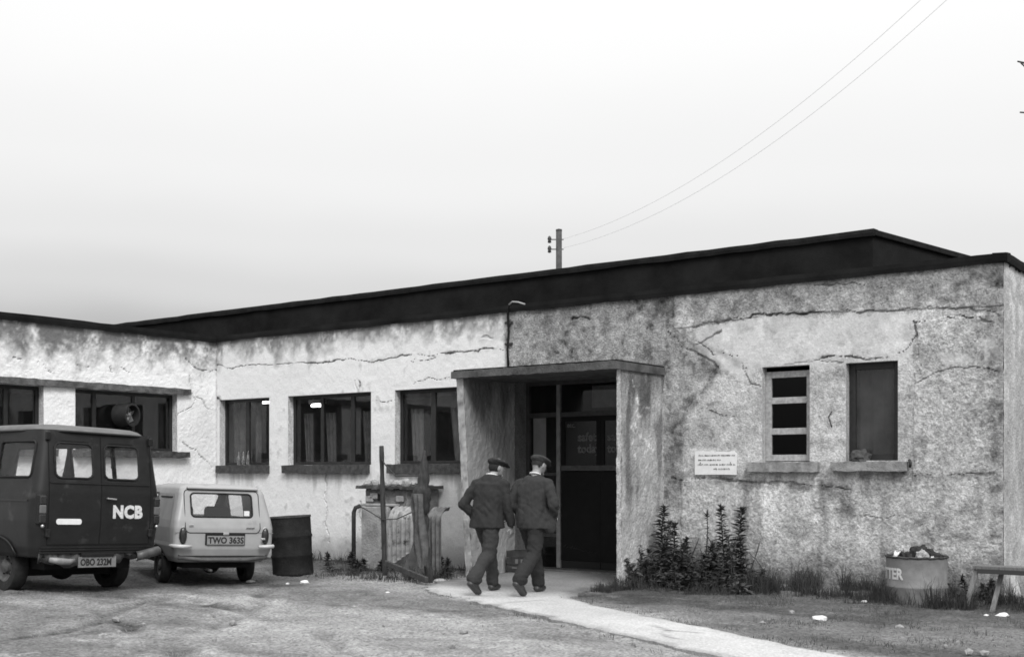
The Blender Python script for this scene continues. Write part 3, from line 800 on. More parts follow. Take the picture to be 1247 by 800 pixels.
# ---- porch: two flank walls and a canopy
def flank(name, inner, outer, vtop, vbot, seed, label, face_tone):
    u0, u1 = min(inner, outer), max(inner, outer)
    # finely gridded slab so that its stains and worn arris are real
    def pt(f, z): return vbot + (vtop - vbot) * (z / 2.93)
    res = .025; zs = np.linspace(-.1, 2.93, 120); mb_v = []; fs = []; tl = []
    def sheet(fn, na, tone_fn, flip):
        k0 = len(mb_v); aa = np.linspace(0, 1, na)
        A, Z = np.meshgrid(aa, zs)
        for z in zs:
            for a in aa: mb_v.append(fn(a, z))
        tl.extend(tone_fn(A, Z).ravel())
        for j in range(len(zs) - 1):
            for i in range(na - 1):
                q = (k0 + j * na + i, k0 + j * na + i + 1, k0 + (j + 1) * na + i + 1, k0 + (j + 1) * na + i)
                fs.append(q[::-1] if flip else q)
    def yfront(z): return vbot + (vtop - vbot) * max(0, z) / 2.93
    def jit(z, s): return (float(vnoise(z, 0 * z + s, 9, seed)) - .5) * .012 + (float(vnoise(z, 0 * z + s, 30, seed + 1)) - .5) * .008
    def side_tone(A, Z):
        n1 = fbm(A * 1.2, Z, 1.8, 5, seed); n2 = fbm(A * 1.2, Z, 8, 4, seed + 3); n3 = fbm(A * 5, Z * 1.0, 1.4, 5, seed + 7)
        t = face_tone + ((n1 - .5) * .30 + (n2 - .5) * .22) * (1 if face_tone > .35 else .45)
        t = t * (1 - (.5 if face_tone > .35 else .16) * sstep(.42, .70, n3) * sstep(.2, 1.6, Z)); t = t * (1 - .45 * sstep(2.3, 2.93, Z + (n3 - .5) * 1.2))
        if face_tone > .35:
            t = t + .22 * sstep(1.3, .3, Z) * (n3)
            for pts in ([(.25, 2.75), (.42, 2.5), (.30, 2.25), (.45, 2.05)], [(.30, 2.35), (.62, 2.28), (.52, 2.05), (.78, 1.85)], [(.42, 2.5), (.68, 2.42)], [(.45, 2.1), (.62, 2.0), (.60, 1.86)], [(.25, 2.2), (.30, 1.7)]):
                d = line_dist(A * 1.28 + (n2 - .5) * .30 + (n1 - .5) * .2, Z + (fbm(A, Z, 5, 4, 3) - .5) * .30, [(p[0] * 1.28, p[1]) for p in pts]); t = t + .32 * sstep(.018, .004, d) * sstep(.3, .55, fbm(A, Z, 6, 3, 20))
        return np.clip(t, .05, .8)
    def edge_tone(A, Z):
        n2 = fbm(A * .15, Z, 9, 4, seed + 5); return np.clip(face_tone * 1.05 + .06 + (n2 - .5) * .6, .06, .75)
    sheet(lambda a, z: (u1 - .0 + jit(z, a * 3), yfront(z) * (1 - a), z), 44, side_tone, False)
    sheet(lambda a, z: (u0 - jit(z, a * 3 + 5), yfront(z) * a, z), 44, side_tone, False)
    sheet(lambda a, z: (u0 + (u1 - u0) * a + jit(z, a * 4 + 9) * (1 if a in (0, 1) else .4), yfront(z) - abs(jit(z, 2 + a)), z), 8, edge_tone, False)
    me = bpy.data.meshes.new(name); me.from_pydata([tuple(map(float, p)) for p in mb_v], [], fs); me.update()
    at = me.color_attributes.new('paint', 'FLOAT_COLOR', 'POINT'); t = np.array(tl)
    at.data.foreach_set('color', np.stack([t, t * 0 + (.85 if face_tone > .35 else .2), t * 0, t * 0 + 1], 1).ravel())
    o = link_mesh(name, me, M_RENDER); o['label'] = label
    return under(main, o)
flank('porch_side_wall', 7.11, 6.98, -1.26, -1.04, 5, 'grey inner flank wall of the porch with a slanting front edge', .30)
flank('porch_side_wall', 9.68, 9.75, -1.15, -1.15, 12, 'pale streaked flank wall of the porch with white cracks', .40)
cano = MB(); rough_bar(cano, 6.93, 9.78, -1.33, -.01, 2.93, 3.035, 40, .012)
c_ = cano.build('porch_canopy', mat('canopy_concrete', .09, .9, .5, 5, .5, 40)); fix_normals(c_); under(main, c_)
under(main, MB().box(6.95, 9.77, -1.30, -.01, 3.037, 3.055).build('canopy_felt', M_FELT2))
# ---- entrance screen: side light, transom lights, double doors
TS = Tfront(.30)
scr = sash_window(main, TS, 7.11, 9.68, .02, 2.96, [(7.72, .07)], [(2.44, .07)], mat('entrance_frame_paint', .045, .6, .3, 9), M_GLASS, .06, .07, name='entrance_screen')
for ch in scr.children:
    if ch.name.startswith('mullion'): ch.data.materials[0] = mat('pale_door_post', .16, .6, .3, 9)
# the side light and the two transom lights keep their glass; the doors fill the rest below the transom
for ch in list(scr.children):
    if ch.name.startswith('pane'):
        xs_ = [v.co.x for v in ch.data.vertices]; zs_ = [v.co.z for v in ch.data.vertices]
        if min(xs_) > 7.7 and max(zs_) < 2.45: bpy.data.objects.remove(ch)
sub(scr, MB().box(7.17, 7.685, .308, .362, 1.50, 1.545).build('glazing_bar', MATS['entrance_frame_paint']))
sub(scr, MB().box(7.17, 7.685, .308, .362, .55, .60).build('glazing_bar', MATS['entrance_frame_paint']))
sub(scr, MB().box(7.20, 7.44, .375, .385, 1.56, 2.40).build('frosted_panel', mat('pale_obscured_glass', .30, .5, .2, 4)))
sub(scr, MB().box(8.30, 9.3, .375, .385, 2.53, 2.86).build('frosted_panel', mat('dim_obscured_glass', .10, .5, .3, 4)))
M_DOOR = mat('black_door_paint', .005, .6, .4, 6, .1, 40, spec=.15)
M_RAIL = mat('scuffed_door_rail', .05, .5, .4, 12)
M_CHALK = mat('chalky_lettering', .10, .9, .4, 20)
for x0, x1 in ((7.765, 8.479), (8.482, 9.60)):
    d = MB().box(x0, x1, .325, .355, .20, 1.56).build('door_leaf', M_DOOR); under(main, d)
    st = MB(); st.box(x0, x0 + .07, .323, .357, 1.565, 2.40); st.box(x1 - .07, x1, .323, .357, 1.565, 2.40); st.box(x0 + .07, x1 - .07, .325, .355, 2.33, 2.40)
    sub(d, st.build('door_stile', M_DOOR)); sub(d, MB().box(x0, x1, .310, .324, 1.575, 1.655).build('push_rail', M_RAIL))
    sub(d, MB().box(x0 + .072, x1 - .072, .336, .342, 1.60, 2.328).build('pane', mat('black_door_glass', .006, .25, spec=.5)))
    sub(d, lettering('safety\ntoday', .125, M_CHALK, d, 'lettering', Matrix.Translation((x0 + (.30 if x0 < 8 else .115), .334, 2.03)), .006))
    if x0 < 8: sub(d, lettering('etc.', .075, M_CHALK, d, 'lettering', Matrix.Translation((x0 + .10, .334, 2.24)), .002))
    sub(d, MB().box(x0 + .004, x1 - .004, .330, .350, .02, .195).build('kick_board', mat('dark_kick_board', .01, .8)))
# worn scrawl on the lower panel
sc_ = MB()
for k in range(26):
    x = 7.82 + k * .024; z = .40 - k * .004 + .03 * random.random()
    sc_.bar((x, .322, z), (x + .018, .322, z + (random.random() - .4) * .06), .004, .012, (0, 1, 0))
under(main, sc_.build('chalk_scrawl', mat('faint_chalk', .03, .9)))
under(main, MB().box(7.14, 9.66, .20, .30, -.02, .055).build('threshold', mat('worn_threshold', .14, .9, .4, 9, .4)))

# ------------------------------------------------------------------ the wing on the left
wing = tag(empty('wing_building', (-4.0, -4.5, 0)), 'whitewashed wing with soot-stained top at the left behind the dark van', 'building')
WING_HOLES = [(-3.03, -.92, 1.93, 2.985, .20, .60), (-5.3, -3.62, 1.93, 2.985, .20, .55), (-8.3, -6.0, 1.93, 2.985, .20, .55)]
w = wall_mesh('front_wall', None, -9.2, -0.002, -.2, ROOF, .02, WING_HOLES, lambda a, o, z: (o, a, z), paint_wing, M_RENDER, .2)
under(wing, w)
under(wing, MB().box(-8, -.02, -9.4, -9.2, -.2, ROOF).build('end_wall', mat('wing_end_render', .5, .9, .3, 3)))
under(wing, MB().box(-8.2, -8.0, -9.2, 9.1, -.2, ROOF).build('back_wall', MATS['back_wall_render']))
under(wing, MB().box(-8, -.02, -9.3, 8.98, ROOF - .03, ROOF + .015).build('roof_deck', M_FELT))
fascia(wing, (0, -9.4, 0), (0, -.045, 0), (-1, 0, 0), ROOF - .03, ROOF + .095, .05)
lt = MB(); rough_bar(lt, -9.2, -.66, -.07, -.004, 2.99, 3.10, 70, .016, Matrix.Rotation(R(90), 4, 'Z'))
o = lt.build('lintel', M_LINTEL); fix_normals(o); under(wing, o)
for (a0, a1) in ((-3.03, -.92), (-5.3, -3.62), (-8.3, -6.0)):
    wn_ = sash_window(wing, Twing(.14), a0, a1, 1.93, 2.985, [(a0 + (a1 - a0) * k, .07) for k in ((.22, .60) if a0 > -4 else (.35, .65))], [], M_DARKWOOD, M_GLASS, .06)
    mb = MB(); rough_bar(mb, a0 - .05, a1 + .20, -.12, .15, 1.82, 1.93, 30, .02, Matrix.Rotation(R(90), 4, 'Z')); o = mb.build('sill', M_SILL); fix_normals(o); sub(wn_, o)
room(wing, -5.0, -.21, -9.0, -.4, .0, 3.2, M_HALL, open_side='x1')

# ------------------------------------------------------------------ vehicles
M_RUBBER = mat('tyre_rubber', .022, .9, .4, 14, .3, 60)
M_HUB = mat('dull_hub_paint', .09, .5, .4, 14, metal=.3)
M_CHROME = mat('dull_chrome', .55, .35, .2, 10, metal=.8)
M_CARGLASS = glass_mat('vehicle_glass', .90, .04, .03)
M_LAMP = mat('dark_lamp_lens', .025, .25, .3, 30, spec=.6)
M_BLACK = mat('underbody_black', .012, .9, .3, 8)
M_SEAM = mat('panel_gap', .008, .9)
M_WHITE = mat('white_enamel', .78, .5, .08, 12)
M_PLATE = mat('number_plate_yellow', .24, .5, .15, 14)
M_INK = mat('black_plate_letters', .02, .5)

def shell(name, m, parent, stations, length, windows, rc, z_list, step=.022, thick=.012, nose=None):
    """car body skin on a fine grid with window openings.
    stations(z) -> (half width, rear y, front y); windows: (face, a0, a1, z0, z1, radius, slant)"""
    zs = []
    for a, b in zip(z_list[:-1], z_list[1:]):
        n = max(1, int(round((b - a) / step))); zs += [a + (b - a) * k / n for k in range(n)]
    zs.append(z_list[-1])
    per = []                                   # unit perimeter: (edge id, t)
    def loop(hw, y0, y1):
        r = min(rc, hw * .9, (y1 - y0) * .45); P = []
        nx = int(2 * .72 / step); ny = int(length * .93 / (step * 1.6)); na = 8
        def arc(cx, cy, a0): return [(cx + r * math.cos(a0 + math.pi / 2 * k / na), cy + r * math.sin(a0 + math.pi / 2 * k / na)) for k in range(na)]
        def line(p, q, n): return [(p[0] + (q[0] - p[0]) * k / n, p[1] + (q[1] - p[1]) * k / n) for k in range(n)]
        P += line((-hw + r, y0), (hw - r, y0), nx); P += arc(hw - r, y0 + r, -math.pi / 2)
        P += line((hw, y0 + r), (hw, y1 - r), ny); P += arc(hw - r, y1 - r, 0)
        P += line((hw - r, y1), (-hw + r, y1), nx); P += arc(-hw + r, y1 - r, math.pi / 2)
        P += line((-hw, y1 - r), (-hw, y0 + r), ny); P += arc(-hw + r, y0 + r, math.pi)
        ids = ['rear'] * nx + ['c'] * na + ['right'] * ny + ['c'] * na + ['front'] * nx + ['c'] * na + ['left'] * ny + ['c'] * na
        return P, ids
    vs = []; ids = None
    for z in zs:
        P, ids = loop(*stations(z)); vs += [(x, y, z) for x, y in P]
    n = len(ids); fs = []
    def hole(face, a, z):
        for (f, a0, a1, z0, z1, rad, sl) in windows:
            if f != face: continue
            aa = a - sl * (z - z0)
            dx = max(a0 + rad - aa, aa - (a1 - rad), 0); dz = max(z0 + rad - z, z - (z1 - rad), 0)
            if math.hypot(dx, dz) < rad: return True
        return False
    for j in range(len(zs) - 1):
        for k in range(n):
            q = (j * n + k, j * n + (k + 1) % n, (j + 1) * n + (k + 1) % n, (j + 1) * n + k)
            c = [sum(vs[i][d] for i in q) / 4 for d in range(3)]
            f = ids[k]; a = c[0] if f in ('rear', 'front') else c[1]
            if f != 'c' and hole(f, a, c[2]): continue
            fs.append(q)
    top = len(zs) - 1
    fs.append(tuple(top * n + k for k in range(n)))
    o = MB().add(vs, fs).build(name, m, parent, smooth=True, sharp=50)
    s = o.modifiers.new('thickness', 'SOLIDIFY'); s.thickness = thick; s.offset = -1
    return o
def rr_points(a0, a1, z0, z1, rad, sl=0.0, n=6):
    out = []
    for cx, cz, s in ((a1 - rad, z1 - rad, 0), (a0 + rad, z1 - rad, 90), (a0 + rad, z0 + rad, 180), (a1 - rad, z0 + rad, 270)):
        for k in range(n + 1):
            t = R(s + 90 * k / n); a = cx + rad * math.cos(t); z = cz + rad * math.sin(t); out.append((a + sl * (z - z0), z))
    return out
def glaze(parent, face, stations, a0, a1, z0, z1, rad, sl=0.0, seal=None, glass=None, r=.014):
    """rubber seal and pane in one opening of a shell"""
    def P(a, z, inset=0.0):
        hw, y0, y1 = stations(z)
        return {'rear': (a, y0 + inset, z), 'front': (a, y1 - inset, z), 'left': (-hw + inset, a, z), 'right': (hw - inset, a, z)}[face]
    pts = rr_points(a0, a1, z0, z1, rad, sl)
    s = MB().tube([P(a, z, -.002) for a, z in pts], r, 6, closed=True).build('window_seal', seal or M_RUBBER, parent, smooth=True)
    pv = [P(a, z, .008) for a, z in pts]
    g = MB().add(pv, [tuple(range(len(pv)))]).build('pane', glass or M_CARGLASS, s)
    return s
def road_wheel(parent, x, y, r, w, side, rim=.6, dz=0.0):
    M = Matrix.Translation((x, y, r + dz)) @ Matrix.Rotation(R(90 * side), 4, 'Y')
    ty = MB(); ty.lathe([(r * rim, -w * .42), (r * .80, -w * .52), (r * .94, -w * .48), (r, -w * .33), (r * 1.0, 0), (r, w * .33), (r * .94, w * .48), (r * .80, w * .52), (r * rim, w * .42)], 40, M)
    t = ty.build('wheel', M_RUBBER, parent, smooth=True, sharp=45); fix_normals(t)
    rm = MB(); rm.lathe([(r * rim + .004, -w * .45), (r * rim, w * .36), (r * rim * .86, w * .30), (r * rim * .70, w * .16), (r * rim * .52, w * .16), (r * rim * .44, w * .34), (r * rim * .2, w * .42), (.001, w * .43)], 32, M)
    q = rm.build('rim', M_HUB, t, smooth=True, sharp=40); fix_normals(q)
    for k in range(5):
        a = 2 * math.pi * k / 5; c = M @ Vector((r * rim * .60 * math.cos(a), r * rim * .60 * math.sin(a), w * .17))
        MB().ell(c, (.014, .014, .014), 8, 5).build('wheel_nut', M_BLACK, t)
    return t
def strip(parent, name, m, pts, w, d, normal):
    """thin raised strip along a line lying on a panel"""
    mb = MB()
    for a, b in zip(pts[:-1], pts[1:]): mb.bar(a, b, w, d, normal)
    return mb.build(name, m, parent)

# ---- the dark van
VX, VY = 5.05, -5.97
van = tag(empty('parked_van', (VX, VY, -.010), (0, R(2.2), R(88.5))), 'dark van seen from behind at the left edge with white letters on its rear doors', 'van')
M_VAN = mat('dull_dark_van_paint', .015, .42, .25, 5.0, .12, 3.5, spec=.32, dirt=(.045, .57, 3.0))
M_VANROOF = mat('faded_van_roof', .12, .6, .25, 5.0, .05, 30, dirt=(.08, .58, 3))
def van_st(z):
    def ip(P):
        for (a, b), (c, d) in zip(P[:-1], P[1:]):
            if z <= c: return b + (d - b) * max(0, (z - a) / (c - a))
        return P[-1][1]
    hw = ip([(.50, .84), (.62, .875), (.95, .90), (1.25, .895), (1.44, .865), (2.00, .79), (2.06, .785)])
    y0 = ip([(.50, .05), (.62, .03), (.95, .0), (1.30, .0), (1.44, .012), (2.00, .075), (2.06, .085)])
    y1 = ip([(.50, 4.22), (.9, 4.25), (1.3, 4.15), (2.06, 3.55)])
    return hw, y0, y1
VAN_WIN = [('rear', -.63, -.12, 1.475, 1.905, .075, 0), ('rear', .045, .54, 1.475, 1.905, .075, 0),
           ('left', .17, .98, 1.475, 1.915, .06, 0), ('right', .18, 1.02, 1.40, 1.94, .06, 0),
           ('left', 1.06, 1.86, 1.475, 1.915, .06, 0), ('right', 1.08, 2.06, 1.40, 1.94, .06, 0),
           ('left', 2.2, 2.95, 1.42, 1.93, .06, 0), ('right', 2.40, 3.74, 1.38, 1.94, .06, -.5), ('front', -.68, .68, 1.40, 1.93, .08, 0)]
body = shell('body', M_VAN, van, van_st, 4.2, VAN_WIN, .15, [.50, .62, .95, 1.25, 1.44, 1.475, 1.915, 2.00, 2.06], .024)
for wdef in VAN_WIN: glaze(body, wdef[0], van_st, *wdef[1:6], sl=wdef[6])
# domed roof with a rain gutter
rf = MB(); lv = []; rings = []
N = 72
for z, k in ((2.045, 1.012), (2.062, 1.016), (2.078, 1.0), (2.102, .97), (2.125, .90), (2.143, .74), (2.155, .45), (2.160, .1)):
    ring = []
    for i in range(N):
        a = 2 * math.pi * i / N; c, s = math.cos(a), math.sin(a); e = .34
        x = .795 * k * (abs(c) ** e) * (1 if c >= 0 else -1); y = 1.83 + 1.755 * (k if k > .99 else (k + (1 - k) * .35)) * (abs(s) ** e) * (1 if s >= 0 else -1)
        ring.append((x, y, z))
    rings.append(ring)
vs = [p for r_ in rings for p in r_]; fs = [(j * N + i, j * N + (i + 1) % N, (j + 1) * N + (i + 1) % N, (j + 1) * N + i) for j in range(len(rings) - 1) for i in range(N)]
fs.append(tuple((len(rings) - 1) * N + i for i in range(N))); fs.append(tuple(range(N))[::-1])
rf.add(vs, fs).build('roof', M_VANROOF, van, smooth=True, sharp=60)
MB().tube([(x * 1.006, 1.83 + (y - 1.83) * 1.004, 2.046) for x, y, z in rings[0]], .013, 6, closed=True).build('rain_gutter', M_VAN, van, smooth=True)
# rear doors: centre gap, outer gaps, lower edge, hinges, handle
strip(body, 'door_gap', M_SEAM, [(-.005, van_st(z)[1] - .0035, z) for z in (.66, .95, 1.3, 1.44, 2.0)], .010, .004, (0, -1, 0))
for sx in (-1, 1):
    strip(body, 'door_gap', M_SEAM, [(sx * .715, van_st(z)[1] - .0035, z) for z in (.66, .95, 1.3, 1.44, 2.0)], .009, .004, (0, -1, 0))
strip(body, 'door_gap', M_SEAM, [(-.715, van_st(.66)[1] - .004, .66), (.715, van_st(.66)[1] - .004, .66)], .010, .004, (0, -1, 0))
strip(body, 'waist_crease', mat('van_crease', .025, .4), [(-.70, -.001, 1.415), (.70, -.001, 1.415)], .012, .010, (0, -1, 0))
for sx in (-1, 1):
    for z in (.80, 1.98):
        h = MB(); h.box(sx * .72 - .03, sx * .72 + .03, van_st(z)[1] - .03, van_st(z)[1] + .01, z - .05, z + .05); h.build('door_hinge', M_VAN, body, bev=.008)
hd = MB(); hd.bar((.055, -.035, 1.235), (.19, -.035, 1.225), .022, .018); hd.bar((.075, .0, 1.235), (.075, -.03, 1.235), .02, .02); hd.build('door_handle', M_CHROME, body, bev=.005)
lettering('NCB', .150, mat('white_sign_paint', .62, .7, .25, 45), body, 'lettering', Matrix.Translation((.16, -.004, .995)), .012, .94, space=1.08)
stk = MB(); pts = rr_points(-.61, -.27, .905, .975, .030); stk.add([(a, -.004, z) for a, z in pts] + [(a, .004, z) for a, z in pts], [tuple(range(len(pts))), tuple(range(len(pts), 2 * len(pts)))[::-1]] + [(i, (i + 1) % len(pts), len(pts) + (i + 1) % len(pts), len(pts) + i) for i in range(len(pts))])
o = stk.build('white_sticker', M_WHITE, body); fix_normals(o)
# tail lamps on the corner posts
for sx in (-1, 1):
    b_ = MB(); b_.box(sx * .80 - .055, sx * .80 + .055, -.005, .11, .90, 1.27); lb = b_.build('tail_lamp', M_VAN, van, bev=.02)
    for z0, z1, mm in ((.92, 1.03, M_LAMP), (1.035, 1.14, mat('amber_lens', .12, .25, spec=.6)), (1.145, 1.25, M_LAMP)):
        q = MB(); q.box(sx * .80 - .042, sx * .80 + .042, -.032, .0, z0, z1); q.build('lens', mm, lb, bev=.012)
    MB().ell((sx * .80, -.02, .885), (.022, .022, .022), 10, 6).build('reflector', M_CHROME, lb, smooth=True)
# ribbed step panel under the doors, bumper pieces, number plate, sagging valance
for k, z in enumerate((.625, .595, .562)):
    strip(van, 'sill_rib', M_VAN, [(-.80, .012 + .004 * k, z), (.80, .012 + .004 * k, z)], .022, .03, (0, -1, 0))
va = MB(); n = 26; vs = []
for i in range(n + 1):
    x = -.80 + 1.60 * i / n; zb = .43 + .02 * math.sin(i * 1.7) - (.05 if -.55 < x < -.2 else 0) + (.04 if x > .35 else 0)
    vs += [(x, .03 + .015 * math.sin(i * 2.1), .55), (x, .06 + .03 * math.sin(i * 1.3), zb)]
fs = [(2 * i, 2 * i + 1, 2 * i + 3, 2 * i + 2) for i in range(n)]
o = va.add(vs, fs).build('dented_valance', mat('battered_van_paint', .07, .6, .6, 9, dirt=(.20, .62, 6)), van, smooth=True); s = o.modifiers.new('t', 'SOLIDIFY'); s.thickness = .008
np_ = MB().box(-.30, .225, -.012, .0, .375, .505).build('number_plate', mat('dirty_plate', .19, .6, .25, 20), van)
lettering('OBO 232M', .080, M_INK, np_, 'lettering', Matrix.Translation((-.275, -.0135, .400)), .004, .80)
MB().box(-.26, .19, -.03, .04, .505, .55).build('plate_lamp', M_BLACK, van, bev=.01)
def corner_bumper(sx):
    P = [(sx * .50, -.045, .50), (sx * .60, -.065, .52), (sx * .74, -.055, .55), (sx * .85, -.02, .565), (sx * .895, .05, .56), (sx * .91, .14, .54)]
    vs = []; H = [(-.015, -.055), (.02, -.03), (.03, .0), (.02, .035), (-.015, .06)]
    for i, p in enumerate(P):
        p = Vector(p); t = (Vector(P[min(i + 1, 5)]) - Vector(P[max(i - 1, 0)])).normalized(); nrm = Vector((t.y, -t.x, 0)) * sx
        if nrm.y > .2: nrm = -nrm
        for a, b in H: vs.append(p + nrm * a + Vector((0, 0, b)))
    fs = [(i * 5 + k, i * 5 + k + 1, (i + 1) * 5 + k + 1, (i + 1) * 5 + k) for i in range(5) for k in range(4)]
    o = MB().add(vs, fs).build('corner_bumper', mat('battered_bumper', .07, .45, .4, 8, spec=.5), van, smooth=True); s = o.modifiers.new('t', 'SOLIDIFY'); s.thickness = .006
corner_bumper(1)
bl = MB(); bl.tube([(-.70, -.03, .48), (-.58, -.05, .46), (-.45, -.04, .45), (-.36, -.02, .47)], [.03, .045, .04, .02], 10); bl.build('bent_bumper_iron', mat('pale_bent_iron', .22, .5, .4, 10), van, smooth=True)
# chassis, exhaust, seats
ch = MB(); ch.box(-.60, .60, .25, 4.0, .34, .49); ch.box(-.62, .62, .70, .92, .24, .40); ch.build('chassis', M_BLACK, van)
MB().ell((0, .86, .31), (.16, .15, .14), 14, 8).build('axle_housing', M_BLACK, van, smooth=True)
MB().box(-.8, .8, .08, 4.0, .5, .53).build('floor', M_BLACK, van)
M_SEATV = mat('van_seat_vinyl', .05, .5)
for x, y in ((-.42, .75), (-.42, 2.5), (.42, 2.5)):
    st = MB(); st.box(x - .24, x + .24, y - .05, y + .06, .85, 1.46); st.box(x - .24, x + .24, y - .05, y + .45, .80, .92); st.build('seat', M_SEATV, van, bev=.05)
for sx in (-1, 1):
    for y in (.86, 3.25): road_wheel(van, sx * .715, y, .325, .185, sx, dz=.04)
for sx in (-1, 1):                                   # dark wheel housings in the body sides
    for y in (.86, 3.25):
        a = MB(); M_ = Matrix.Translation((sx * .893, y, .34)) @ Matrix.Rotation(R(90), 4, 'Y')
        vs = [(sx * van_st(.5 + .36 * max(0, math.sin(R(t))))[0] + sx * .004, y + .40 * math.cos(R(t)), .50 + .24 * math.sin(R(t))) for t in range(0, 181, 10)]
        a.add(vs, [tuple(range(len(vs)))]); a.build('wheel_arch', M_BLACK, van)
        MB().tube([(p[0] + sx * .004, p[1], p[2]) for p in vs], .012, 6).build('wheel_arch_lip', M_VAN, van, smooth=True)
strip(van, 'waist_moulding', mat('van_crease', .025, .4), [(-.903, .16, 1.19), (-.903, 3.9, 1.19)], .02, .012, (-1, 0, 0))
for sx in (-1, 1): MB().ell((sx * .6, 4.2, .88), (.11, .06, .11), 18, 10).build('headlamp', M_CHROME, van, smooth=True)
MB().bar((-.85, 4.28, .52), (.85, 4.28, .52), .06, .14).build('front_bumper', MATS['battered_bumper'], van, bev=.02)

# ---- the pale three-wheeled van
yaw2 = math.atan2(.378, -.926) - R(90)        # its nose points into the corner of the yard
CX2, CY2 = 5.17, -4.10
car = tag(empty('parked_three_wheeler', (CX2, CY2, -.022), (0, R(2.0), yaw2)), 'small pale three-wheeled van parked beyond the dark van, tailgate towards us', 'van')
M_CAR = mat('pale_car_paint', .33, .40, .10, 4.0, .02, 30, spec=.45, dirt=(.25, .58, 3.0))
M_CARSIDE = mat('shaded_filled_side_panel', .25, .5, .15, 3.0, .03, 20)
def car_st(z):
    def ip(P):
        for (a, b), (c, d) in zip(P[:-1], P[1:]):
            if z <= c: return b + (d - b) * max(0, (z - a) / (c - a))
        return P[-1][1]
    hw = ip([(.33, .60), (.40, .655), (.55, .695), (.80, .70), (.90, .685), (1.28, .60), (1.345, .575), (1.38, .50)])
    y0 = ip([(.33, .14), (.40, .06), (.52, .015), (.80, .01), (.90, .03), (1.28, .155), (1.345, .20), (1.38, .30)])
    y1 = ip([(.33, 3.1), (.45, 3.30), (.60, 3.32), (.78, 3.22), (.84, 2.5), (.90, 2.42), (1.28, 1.95), (1.345, 1.85), (1.38, 1.75)])
    return hw, y0, y1
CAR_WIN = [('rear', -.455, .40, .955, 1.275, .05, 0), ('left', 1.25, 1.95, .92, 1.26, .05, -.2), ('right', 1.25, 1.95, .92, 1.26, .05, -.2), ('front', -.52, .52, .92, 1.26, .06, 0)]
cb = shell('body', M_CAR, car, car_st, 3.3, CAR_WIN, .075, [.33, .40, .52, .80, .90, .95, 1.28, 1.345, 1.38], .02)
for wdef in CAR_WIN: glaze(cb, wdef[0], car_st, *wdef[1:6], sl=wdef[6], r=.012)
# roof crown
vs = []; N = 48; rings = []
for z, k in ((1.376, 1.0), (1.392, .93), (1.402, .78), (1.408, .4), (1.409, .05)):
    for i in range(N):
        a = 2 * math.pi * i / N; c, s = math.cos(a), math.sin(a); e = .3
        vs.append((.502 * k * (abs(c) ** e) * (1 if c >= 0 else -1), 1.025 + .728 * k * (abs(s) ** e) * (1 if s >= 0 else -1), z))
fs = [(j * N + i, j * N + (i + 1) % N, (j + 1) * N + (i + 1) % N, (j + 1) * N + i) for j in range(4) for i in range(N)] + [tuple(4 * N + i for i in range(N))]
MB().add(vs, fs).build('roof', M_CAR, car, smooth=True)
# filled side panels, their grey deepened for the side lying in shade
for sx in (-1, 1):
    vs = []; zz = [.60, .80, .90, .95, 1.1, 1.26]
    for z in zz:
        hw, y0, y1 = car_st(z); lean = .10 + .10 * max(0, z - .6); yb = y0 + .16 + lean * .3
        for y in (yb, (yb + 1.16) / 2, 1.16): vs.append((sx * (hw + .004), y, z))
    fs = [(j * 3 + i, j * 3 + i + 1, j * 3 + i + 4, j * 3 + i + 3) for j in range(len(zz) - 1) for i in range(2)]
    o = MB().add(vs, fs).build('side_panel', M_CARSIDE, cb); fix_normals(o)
    strip(cb, 'side_vent', M_BLACK, [(sx * (car_st(1.2)[0] + .006), .42, 1.215), (sx * (car_st(1.2)[0] + .006), 1.0, 1.215)], .015, .012, (sx, 0, 0))
# tailgate outline
tg = []
for a, z in rr_points(-.545, .50, .738, 1.325, .07): tg.append((a, car_st(z)[1] - .0025, z))
MB().tube(tg, .006, 5, closed=True).build('tailgate_gap', M_SEAM, cb)
strip(cb, 'tailgate_crease', mat('car_crease', .22, .5), [(-.69, .010, .742), (.69, .010, .742)], .008, .006, (0, -1, 0))
lip_ = MB(); lip_.bar((-.50, car_st(1.335)[1] - .02, 1.345), (.50, car_st(1.335)[1] - .02, 1.345), .07, .028); lip_.build('roof_lip', M_CAR, cb, bev=.012)
rc_ = MB().box(-.27, .285, -.004, .02, .575, .73).build('plate_recess', M_BLACK, cb, bev=.004)
np2 = MB().box(-.25, .27, -.016, -.004, .582, .700).build('number_plate', M_PLATE, car)
lettering('TWO 363S', .082, M_INK, np2, 'lettering', Matrix.Translation((-.235, -.018, .600)), .004, .90)
MB().box(-.03, .05, -.03, -.003, .71, .745).build('tailgate_catch', M_CHROME, cb, bev=.006)
hd2 = MB(); hd2.bar((-.50, -.012, .845), (-.44, -.012, .85), .02, .014); hd2.build('tailgate_handle', M_CHROME, cb, bev=.004)
bd = MB()
for k in range(6): bd.bar((.30 + k * .020, -.001, .800 + .008 * (k % 2)), (.315 + k * .020, -.001, .815), .005, .012, (0, -1, 0))
bd.build('script_badge', M_INK, cb)
MB().box(.28, .355, car_st(1.0)[1] - .001, car_st(1.0)[1] + .008, .975, 1.045).build('window_sticker', M_WHITE, cb)
for sx in (-1, 1):
    lb = MB().ell((sx * .575, .006, .70), (.052, .042, .118), 16, 10).build('tail_lamp', M_LAMP, car, smooth=True)
    MB().ell((sx * .575, .016, .70), (.058, .025, .125), 16, 10).build('lamp_rim', M_CHROME, lb, smooth=True)
    P = [(sx * .47, -.045, .555), (sx * .60, -.050, .555), (sx * .68, -.02, .557), (sx * .708, .06, .558), (sx * .712, .16, .558)]
    MB().tube(P, [.020, .027, .027, .026, .016], 10).build('quarter_bumper', mat('pale_bumper', .50, .35, .1, 10, spec=.5), car, smooth=True)
